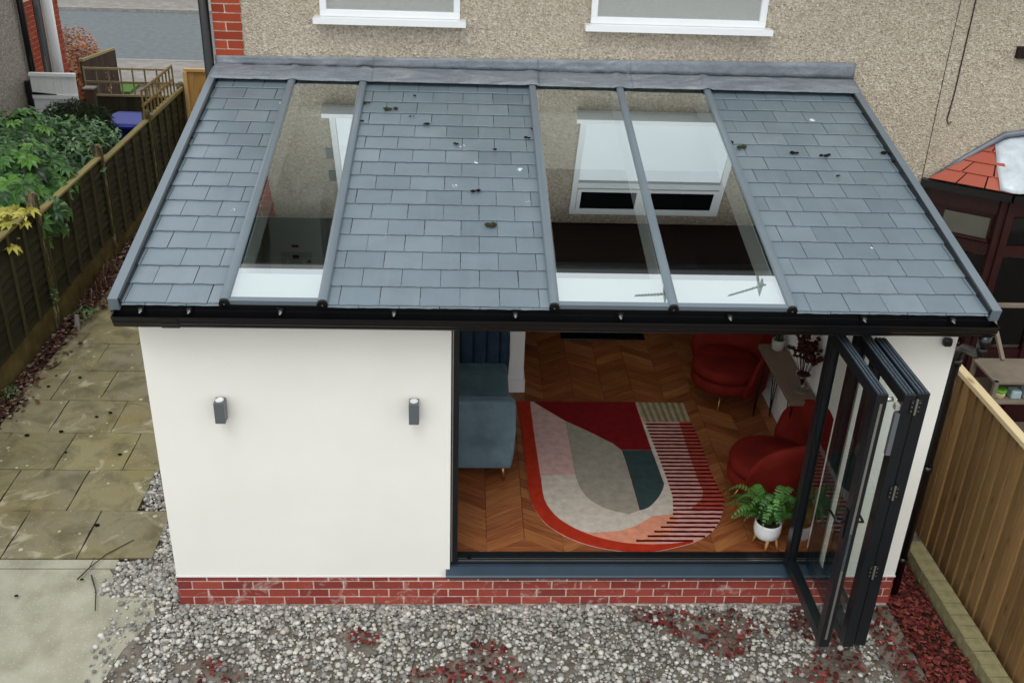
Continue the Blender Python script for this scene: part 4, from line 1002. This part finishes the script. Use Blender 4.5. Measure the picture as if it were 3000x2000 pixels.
# ------------------------------------------------------------------ LEFT BOUNDARY FENCE: concrete posts, gravel boards, lapped panels
XF = -2.55
lf = empty('lap_fence', (XF, 6.5, 0), 'dark weathered lap panel fence with concrete posts along the side path', 'fence')
posts = [(-3.5, 1.62, 1.5), (-1.5, 1.62, 1.5), (.5, 1.62, 1.5), (2.52, 1.62, 1.50), (4.53, 1.62, 1.46), (6.62, 1.52, 1.36), (8.70, 1.42, 1.27), (10.62, 1.37, 1.25)]
for y, zt, _ in posts:
    b = MB().box(XF - .05, XF + .05, y - .05, y + .05, -.1, zt - .03).build('post', 'post_concrete', lf, bevel=.01)
    MB().prism([(XF - .05, y - .05, zt - .03), (XF + .05, y - .05, zt - .03), (XF + .02, y - .05, zt), (XF - .02, y - .05, zt)], (0, .1, 0)).build('post_top', 'post_concrete', b)
for (y0, _, z0), (y1, _, z1) in zip(posts, posts[1:]):
    ztop = z1 + .01; ya, yb = y0 + .051, y1 - .051
    gbz = .31 if y0 < 6 else .17 if y0 < 8 else .12
    boxo('gravel_board', 'gravel_board', lf, XF - .022, XF + .022, ya, yb, -.08, gbz)
    nb = 11; hgt = (ztop - gbz - .04) / nb
    for k in range(nb):
        zz = gbz + .012 + k * hgt; wob = U(-.006, .006)
        b = MB(); n = 8
        for i in range(n + 1):
            y = ya + (yb - ya) * i / n; e = wob + .011 * mn.noise(Vector((y * 2.2, k * 3.1, y0)))
            b.v += [Vector((XF + .038, y, zz + e)), Vector((XF + .028, y, zz + e)), Vector((XF + .002, y, zz + hgt * 1.22)), Vector((XF + .008, y, zz + hgt * 1.22))]
        for i in range(n):
            for j in range(4): a, c = 4 * i + j, 4 * i + (j + 1) % 4; b.f.append([a, c, c + 4, a + 4])
        b.f += [[0, 1, 2, 3], [4 * n + 3, 4 * n + 2, 4 * n + 1, 4 * n]]
        b.build('lap_board', 'dark_lap', lf)
    for k in range(6):
        y = ya + .02 + (yb - ya - .04) * k / 5
        boxo('batten', 'dark_batten', lf, XF + .039, XF + .058, y - .018, y + .018, gbz + .005, ztop - .02)
    boxo('cap_rail', 'weathered_cap', lf, XF - .03, XF + .05, ya, yb, ztop - .018, ztop + .012, bevel=.004)
boxo('rail', 'weathered_cap', lf, XF + .05, XF + .085, 8.76, 10.5, 1.29, 1.33)
# trellis standing along the fence top
def trellis(name, mat, A, B_, z0, zm, z1, nbar, label, th=.03):
    t = empty(name, Vector(A).lerp(Vector(B_), .5), label, 'trellis'); A = Vector(A); B_ = Vector(B_)
    for z in (z0, zm, z1): MB().bar(A + Vector((0, 0, z)), B_ + Vector((0, 0, z)), th, th).build('rail', mat, t)
    for k in range(nbar + 1):
        p = A.lerp(B_, k / nbar) + Vector((.001, .0175, 0)); MB().bar(p + Vector((0, 0, z0 - .02)), p + Vector((0, 0, z1 + .02)), th * .7, th * .7, (0, 1, 0)).build('upright', mat, t)
    return t
trellis('trellis', 'trellis_wood', (XF, 8.62, 0), (XF, 10.25, 0), 1.285, 1.50, 1.71, 9, 'leaning brown wooden trellis on top of the lap fence')
t2 = trellis('trellis', 'grey_trellis', (-3.95, 10.3, 0), (-2.62, 10.3, 0), 1.21, 1.42, 1.635, 7, 'weathered square trellis over the cross fence beyond the blue bin')
xf = empty('cross_fence', (-3.3, 10.33, 0), 'mossy dark board fence under the square trellis', 'fence')
for k in range(11): x = -3.95 + .122 * k; boxo('board', 'dark_lap', xf, x, x + .118, 10.31, 10.328, 0, 1.19)
MB().box(-3.95, -2.62, 10.329, 10.36, .3, .38).box(-3.95, -2.62, 10.329, 10.36, .95, 1.03).build('rail', 'dark_lap', xf)
# new timber gate across the passage
tg = empty('timber_gate', (-1.3, 10.7, 0), 'new golden timber gate across the side passage', 'gate')
x = -2.47
for k in range(19): boxo('board', 'gate_timber', tg, x + .122 * k, x + .122 * k + .117, 10.70 + (.008 if k % 2 else 0), 10.72 + (.008 if k % 2 else 0), .03, 1.53)
boxo('top_rail', 'rail_timber', tg, -2.48, -.14, 10.66, 10.74, 1.531, 1.575); boxo('post', 'rail_timber', tg, -2.495, -2.43, 10.64, 10.695, .0, 1.53)

# blue wheeled bin beyond the fence
bn = empty('wheelie_bin', (-3.05, 9.55, 0), 'blue wheeled bin behind the lap fence', 'bin')
MB().prism([(-3.28, 9.3, .08), (-2.8, 9.3, .08), (-2.8, 9.3, .98), (-3.3, 9.3, .98)], (0, .52, 0)).build('body', 'bin_blue', bn, bevel=.02)
ld_ = MB().prism([(-3.34, 9.24, .981), (-3.34, 9.88, .981), (-3.34, 9.84, 1.08), (-3.34, 9.58, 1.11), (-3.34, 9.27, 1.04)], (.58, 0, 0)).build('lid', 'bin_blue', bn, bevel=.015)
MB().box(-3.2, -2.95, 9.2, 9.238, .985, 1.02).build('handle', 'bin_blue', ld_)
for x in (-3.24, -2.86): MB().tube([(x - .02, 9.78, .1), (x + .02, 9.78, .1)], .1, 16).build('wheel', 'black_plastic', bn)

# ------------------------------------------------------------------ neighbour house on the left
nh = empty('neighbour_house', (-7, 8, 0), 'grey pebbledashed neighbouring house with brick side strip at the far left', 'house')
XN = -4.3
boxo('wall', 'grey_pebbledash', nh, -12, XN, 3.0, 9.37, -.05, 5.4)
nbk = boxo('brick_wall', 'mortar', nh, -12, XN - .004, 9.371, 10.62, -.05, 5.4)
ci = 0; z = 1.2
while z < 2.75:
    for (a, c) in ((9.375, 9.67), (10.28, 10.62)):
        y = a - (.11 if ci % 2 else 0)
        while y < c - .02:
            q0, q1 = max(y, a), min(y + .215, c)
            if q1 - q0 > .03: brick(nbk, q1 - q0, XN + .005, (q0 + q1) / 2, z, .065, 'house_brick', .1, R(90))
            y += .225
    z += .075; ci += 1
dr = boxo('side_window', 'black_frame', nh, XN - .0035, XN + .012, 9.68, 9.95, .9, 3.2); boxo('pane', 'dark_glass', dr, XN + .0125, XN + .015, 9.72, 9.92, 1.0, 3.1)
MB().tube([(XN + .05, 10.1, 0), (XN + .05, 10.1, 4)], .075, 14).build('white_pipe', 'upvc_white', nh, smooth=True)
MB().tube([(XN + .06, 9.12, 0), (XN + .06, 9.12, 5.2)], .045, 12).build('black_pipe', 'black_plastic', nh, smooth=True)
boxo('gable_roof', 'house_roof_tile', nh, -12.3, XN + .3, 2.8, 10.9, 5.41, 5.6)
wg = empty('white_gate', (-3.93, 8.9, 0), 'white painted boarded side gate beside the neighbouring house', 'gate')
for k in range(6): boxo('board', 'upvc_white', wg, -4.2 + .108 * k, -4.2 + .108 * k + .104, 8.9, 8.925, .05, 1.83)
MB().box(-4.2, -3.55, 8.875, 8.899, 1.50, 1.56).box(-4.2, -3.55, 8.86, 8.94, 1.831, 1.875).build('rail', 'upvc_white', wg)
MB().prism([(-4.19, 8.868, 1.60), (-3.85, 8.868, 1.575), (-3.85, 8.868, 1.565), (-4.19, 8.868, 1.56)], (0, .006, 0)).build('strap_hinge', 'black_metal', wg)
boxo('post', 'black_frame', wg, -4.285, -4.21, 8.88, 8.96, 0, 1.75)
bpst = empty('gate_pier', (-3.42, 9.2, 0), 'short dark pier with a pale cap next to the white gate', 'pier'); boxo('shaft', 'brown_panel', bpst, -3.53, -3.4, 9.1, 9.22, 0, 1.60); boxo('cap', 'pavement', bpst, -3.55, -3.38, 9.08, 9.24, 1.601, 1.62)

# ------------------------------------------------------------------ far front garden
def leafcard(L_, w_, bend=.15):
    return [Vector((0, 0, 0)), Vector((w_ * .5, L_ * .45, bend * L_ * .3)), Vector((0, L_, -bend * L_ * .4)), Vector((-w_ * .5, L_ * .45, bend * L_ * .3))]
def foliage(name, mat, parent, n, fn, L0, L1, asp=.45, lobes=False):
    V, F = [], []
    for _ in range(n):
        r = fn()
        if r is None: continue
        p, nrm = r; q = nrm.to_track_quat('Z', 'Y').to_matrix() @ Matrix.Rotation(U(0, 6.28), 3, 'Z') @ Matrix.Rotation(U(-.5, .5), 3, 'X'); L_ = U(L0, L1); k = len(V)
        c = leafcard(L_, L_ * asp * U(.8, 1.2))
        for v_ in c: V.append(q @ v_ + p)
        F += [[k, k + 1, k + 2], [k, k + 2, k + 3]]
    o = put(name, mesh_data(name, V, F, mat), parent); o['kind'] = 'stuff'; return o
def blob(c, r, lump=.25, top=False, lo=-.3):
    c = Vector(c)
    def fn():
        d = Vector((random.gauss(0, 1), random.gauss(0, 1), random.gauss(0, 1))).normalized()
        if d.z < lo: d.z = -d.z
        k = (1 + lump * mn.noise(Vector((d.x * 2.3 + c.x, d.y * 2.3 + c.y, d.z * 2.3)))) * (random.random() ** .22 if random.random() < .85 else random.random())
        p = c + Vector((d.x * r[0], d.y * r[1], d.z * r[2])) * k
        return p, (d + Vector((0, 0, .5)) + Vector((U(-.8, .8), U(-.8, .8), U(-.4, .6)))).normalized()
    return fn
def bush(name, mat, c, r, n, L0, L1, label, asp=.45, trunk=True, cat='shrub'):
    t = empty(name, (c[0], c[1], 0), label, cat); foliage('foliage', mat, t, n, blob(c, r), L0, L1, asp)
    if trunk:
        for k in range(5): a = k * 1.256; MB().tube([(c[0] + .05 * math.cos(a), c[1] + .05 * math.sin(a), -.03), (c[0] + r[0] * .4 * math.cos(a), c[1] + r[1] * .4 * math.sin(a), c[2] + r[2] * .4)], [.025, .01], 6).build('stem', 'leaf_litter_twig', t)
    return t
bush('beech_hedge', 'beech_leaf', (-5.1, 12.9, .78), (.62, .8, .95), 5200, .04, .075, 'copper brown beech hedge beyond the white gate', .6, True, 'hedge')
bush('beech_hedge', 'beech_leaf', (-1.75, 12.6, .62), (.6, .5, .62), 2600, .04, .075, 'copper brown hedge showing past the new timber gate', .6, True, 'hedge')
dp = empty('brown_fence', (-4.7, 12.5, 0), 'dark brown board fence running toward the road', 'fence')
for k in range(12):
    y = 11.1 + .24 * k; x_ = -4.27 - .1 * k * .36
    zt = 1.55 - .037 * k; boxo('board', 'brown_panel', dp, x_ - .012, x_ + .012, y, y + .23, 0, zt)
MB().bar((-4.25, 11.1, 1.575), (-4.68, 13.98, 1.17), .05, .04).build('cap_rail', 'weathered_cap', dp)
gp2 = empty('garden_wall', (-5.9, 14.6, 0), 'low brick garden wall with stone coping by the road', 'wall')
boxo('wall_body', 'house_brick', gp2, -8.5, -5.05, 14.5, 14.72, 0, .75); boxo('coping', 'kerb_stone', gp2, -8.55, -5.0, 14.45, 14.77, .751, .82)
fwl = empty('far_garden_wall', (-9, 27.2, 0), 'low wall on the far side of the road', 'wall')
boxo('wall_body', 'kerb_stone', fwl, -30, 0, 27.1, 27.35, .08, .8); boxo('coping', 'pavement', fwl, -30, 0, 27.05, 27.4, .801, .87)

# ------------------------------------------------------------------ shrubs over the fence
def palm_mesh(n=8, L_=.16, wd=.042, name='leaf', mat='fatsia_leaf'):
    b = MB(); b.add([(0, 0, 0)], [])
    for k in range(n):
        a = (k - (n - 1) / 2) * (2 * math.pi * .8 / n); l_ = L_ * (1 - .35 * abs(k - (n - 1) / 2) / (n / 2)); d = Vector((math.sin(a), math.cos(a), 0)); s_ = Vector((d.y, -d.x, 0))
        b.add([(0, 0, .0), d * l_ * .3 + s_ * wd * .42 + Vector((0, 0, .012)), d * l_ * .62 + s_ * wd * .55 + Vector((0, 0, .008)), d * l_ - Vector((0, 0, l_ * .22)), d * l_ * .62 - s_ * wd * .55 + Vector((0, 0, .008)), d * l_ * .3 - s_ * wd * .42 + Vector((0, 0, .012)), d * l_ * .55 - Vector((0, 0, .006))],
              [(0, 1, 6), (1, 2, 6), (2, 3, 6), (3, 4, 6), (4, 5, 6), (5, 0, 6)])
    return mesh_data(name, b.v, b.f, mat)
LV = [palm_mesh(8, .19, .055), palm_mesh(7, .16, .05), palm_mesh(9, .2, .05), palm_mesh(8, .17, .055, 'leaf', 'fatsia_light')]
YL = palm_mesh(8, .17, .05, 'leaf', 'yellow_leaf')
fs = empty('fatsia_shrub', (-3.15, 5.6, 0), 'large glossy palmate leaved shrub leaning over the left fence', 'shrub')
CF = [((-3.22, 5.65, 1.22), (.68, 1.1, .60)), ((-3.62, 6.9, 1.30), (.65, .75, .48)), ((-2.97, 4.95, 1.15), (.55, .55, .42))]
def fat_pts(n):
    out = []
    while len(out) < n:
        (c, r) = random.choice(CF); d = Vector((random.gauss(0, 1), random.gauss(0, 1) - .35, random.gauss(0, 1) + .45)).normalized()
        if d.z < -.35: continue
        k = 1 + .22 * mn.noise(Vector((d.x * 2 + c[0], d.y * 2 + c[1], d.z * 2)))
        p = Vector(c) + Vector((d.x * r[0], d.y * r[1], d.z * r[2])) * k * U(.86, 1.04)
        if p.x > -2.2: continue
        out.append((p, d))
    return out
for p, d in fat_pts(290):
    nr = (d * .8 + Vector((0.15, -.35, .75)) + Vector((U(-.35, .35), U(-.35, .35), U(-.2, .2)))).normalized()
    out_ = Vector((d.x, d.y, -.15)); q = nr.to_track_quat('Z', 'Y'); fwd = q @ Vector((0, 1, 0)); tgt = (out_ - nr * out_.dot(nr)).normalized() if (out_ - nr * out_.dot(nr)).length > .01 else fwd
    ang = math.atan2(nr.dot(fwd.cross(tgt)), fwd.dot(tgt)); from_q = Matrix.Rotation(ang + U(-.5, .5), 3, nr) @ q.to_matrix()
    lm = LV[3] if (d.z > .6 and random.random() < .4) else random.choice(LV[:3])
    o = put('leaf', lm, fs, p, from_q.to_euler()); s_ = U(.75, 1.25); o.scale = (s_, s_, s_)
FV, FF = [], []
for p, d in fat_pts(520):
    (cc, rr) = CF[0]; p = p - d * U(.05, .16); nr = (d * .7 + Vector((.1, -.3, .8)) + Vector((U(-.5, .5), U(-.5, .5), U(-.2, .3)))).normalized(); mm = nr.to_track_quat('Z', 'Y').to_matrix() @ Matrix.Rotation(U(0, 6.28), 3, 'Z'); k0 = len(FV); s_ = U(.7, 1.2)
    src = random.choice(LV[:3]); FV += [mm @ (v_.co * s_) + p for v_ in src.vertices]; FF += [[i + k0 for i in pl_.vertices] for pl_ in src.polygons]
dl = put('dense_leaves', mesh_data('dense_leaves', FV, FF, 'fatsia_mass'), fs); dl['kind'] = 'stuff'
foliage('inner_foliage', 'fatsia_leaf', fs, 5200, lambda: (lambda f: f())(blob(*[(c, (r[0] * .86, r[1] * .86, r[2] * .86)) for c, r in [random.choice(CF)]][0], .2)), .09, .17, .42)
for k in range(9): a = k * .7; MB().tube([(-3.2 + .12 * math.cos(a), 5.7 + .2 * math.sin(a), -.03), (-3.15 + .4 * math.cos(a), 5.7 + .8 * math.sin(a), 1.3)], [.025, .012], 6).build('stem', 'leaf_litter_twig', fs)
sb = empty('laurel_shrub', (-3.0, 7.3, 0), 'bushy shrub of small pale edged leaves next to the blue bin', 'shrub')
CB = [((-3.22, 7.15, 1.12), (.58, .9, .50)), ((-3.05, 6.6, 1.08), (.42, .5, .44)), ((-3.6, 7.6, 1.2), (.5, .55, .42)), ((-2.95, 7.75, 1.0), (.32, .5, .40)), ((-3.15, 8.1, 1.02), (.3, .4, .36)), ((-3.38, 8.75, .98), (.26, .35, .36)), ((-3.3, 6.95, 1.42), (.3, .35, .22)), ((-3.05, 7.35, 1.3), (.25, .3, .2))]
foliage('foliage', 'shrub_leaf', sb, 9000, lambda: blob(*random.choice(CB), .55)(), .085, .15, .36)
for k in range(6): a = k * 1.05; MB().tube([(-3.05 + .1 * math.cos(a), 7.3 + .15 * math.sin(a), -.03), (-3 + .35 * math.cos(a), 7.3 + .5 * math.sin(a), 1.3)], [.02, .01], 6).build('stem', 'leaf_litter_twig', sb)
ys = empty('yellow_shrub', (-2.8, 4.1, 0), 'yellow leaved shrub hanging over the near fence panel', 'shrub')
for k in range(46):
    p = Vector((U(-2.95, -2.5), U(3.7, 4.42), U(1.2, 1.58))); nr = Vector((U(-.3, .5), U(-.8, .1), 1)).normalized()
    o = put('leaf', YL, ys, p, (nr.to_track_quat('Z', 'Y').to_matrix() @ Matrix.Rotation(U(0, 6.3), 3, 'Z')).to_euler()); s_ = U(.6, 1.0); o.scale = (s_, s_, s_)
for k in range(4): MB().tube([(-2.85, 4.1 + .05 * k, -.03), (-2.75 + .06 * k, 3.85 + .15 * k, 1.4)], [.018, .009], 6).build('stem', 'leaf_litter_twig', ys)
bush('conifer_bush', 'conifer_leaf', (-3.45, 8.45, 1.22), (.55, .32, .36), 6500, .05, .10, 'dark feathery conifer in front of the white gate', .12, True, 'shrub')
# small ivy and weeds at the fence foot
for i, (x, y, z, r_, n, lab) in enumerate(((-2.46, 4.42, .42, (.04, .06, .14), 60, 'pale variegated ivy sprig climbing the concrete post'), (-2.3, 4.75, .06, (.13, .16, .09), 110, 'low green weed at the foot of the fence by the path'), (-2.42, 2.95, .06, (.07, .1, .08), 70, 'small green weed in the soil strip near the slabs'), (-2.47, 4.9, 1.12, (.03, .16, .05), 34, 'yellowish ivy sprig poking through the lap boards'))):
    t = empty('weed', (x, y, 0), lab, 'plant', 'weeds and ivy along the fence'); foliage('foliage', 'weed_leaf', t, n, blob((x, y, z), r_), .025, .05, .7)
br = empty('bramble_heap', (-2.36, 5.7, 0), 'heap of dead reddish brown stems against the fence foot', 'dead stems')
bm_ = MB()
for k in range(90):
    a = U(0, 6.28); p0 = Vector((-2.42 + U(-.05, .08), 5.6 + U(-.35, .45), .02)); p2 = p0 + Vector((U(.0, .26), U(-.28, .28), U(.02, .12))); p1 = p0.lerp(p2, .5) + Vector((0, 0, U(.06, .2))); bm_.tube([p0, p1, p2], [.004, .0035, .002], 4)
sm_ = bm_.build('dead_stems', 'fallen_leaf', br); sm_['kind'] = 'stuff'
pg = empty('plant_label', (-2.3, 4.5, 0), 'small pale stone wedge in the leaf litter by the fence', 'stone'); MB().prism([(-2.33, 4.47, .0), (-2.26, 4.45, .0), (-2.27, 4.5, .17), (-2.31, 4.5, .17)], (0, .03, 0)).build('wedge', 'pavement', pg)

# ------------------------------------------------------------------ RIGHT BOUNDARY
rfn = empty('board_fence', (6.04, -.5, 0), 'new brown vertical board fence on the right with a pale top rail', 'fence')
XF2 = 6.04; y = .93; k = 0
while y > -2.4:
    wd = .14; b = MB().prism([(XF2 - .012, y, 0), (XF2 - .012, y - wd, 0), (XF2 + .008, y - wd, 0), (XF2 + .008, y, 0)], (0, 0, 1.59))
    b.v = [p + Vector(((.022 if abs(p.y - y) < .001 else 0), 0, 0)) for p in b.v]
    b.build('board', 'new_timber', rfn, bevel=.002); y -= .124; k += 1
boxo('top_rail', 'new_timber_top', rfn, XF2 - .034, XF2 + .036, -2.5, .945, 1.591, 1.632, bevel=.004)
for z in (.3, 1.25): boxo('rail', 'new_timber', rfn, XF2 + .022, XF2 + .06, -2.5, .93, z, z + .07)
ke = empty('edging_kerb', (5.86, -.8, 0), 'row of mossy stone edging blocks at the foot of the board fence', 'edging')
y = .62; 
while y > -2.4:
    l_ = U(.105, .125); t_ = (.62 - y) * .015
    put('block', mesh_data('block', *(lambda b: (b.v, b.f))(MB().box(-.075, .075, -l_ / 2, l_ / 2, 0, .16)), 'edging'), ke, (5.885 + t_, y - l_ / 2, -.05), (U(-.02, .02), U(-.02, .02), U(-.03, .03))); y -= l_ + .006
struct(boxo('neighbour_yard', 'brown_panel', None, 6.1, 14, -3, 2.9, -.03, -.01))
# staging rack and pots in the neighbour's yard
rk = empty('staging_rack', (7.05, 1.6, 0), 'pale timber plant staging rack beyond the board fence', 'rack')
for x in (6.76, 7.5):
    for y in (1.5, 1.9): MB().box(x - .018, x + .018, y - .018, y + .018, 0, 1.15 if y < 1.6 else 1.7).build('upright', 'pale_timber', rk)
for z in (.93, 1.13, .45): boxo('shelf', 'pale_timber', rk, 6.74, 7.52, 1.481, 1.92, z, z + .02)
for z in (1.68,): boxo('top_bar', 'pale_timber', rk, 6.74, 7.52, 1.88, 1.92, z, z + .03)
MB().bar((6.76, 1.5, 1.36), (6.76, 1.9, 1.68), .03, .03).build('brace', 'pale_timber', rk)
tb = empty('tub', (6.86, 1.58, .951), 'small cream tub with a bright green lid on the rack shelf', 'tub')
MB().lathe([(.045, .951), (.052, .955), (.058, 1.01), (.056, 1.012)], (6.86, 1.58, 0), 20).build('body', 'tub_cream', tb, smooth=True); MB().lathe([(.05, 1.0125), (.062, 1.0125), (.062, 1.03), (.05, 1.034)], (6.86, 1.58, 0), 20).build('lid', 'tub_green', tb, smooth=True)
for i, (x, lab) in enumerate(((7.0, 'pale teal packet nearest the green lidded tub'), (7.12, 'pale teal packet farther right on the rack shelf'))):
    t = empty('packet', (x, 1.58, .951), lab, 'packet', 'packets on the rack shelf'); MB().box(x - .05, x + .045, 1.53, 1.62, .951, 1.03 + .02 * i).build('wrapper', 'box_teal', t, bevel=.012)
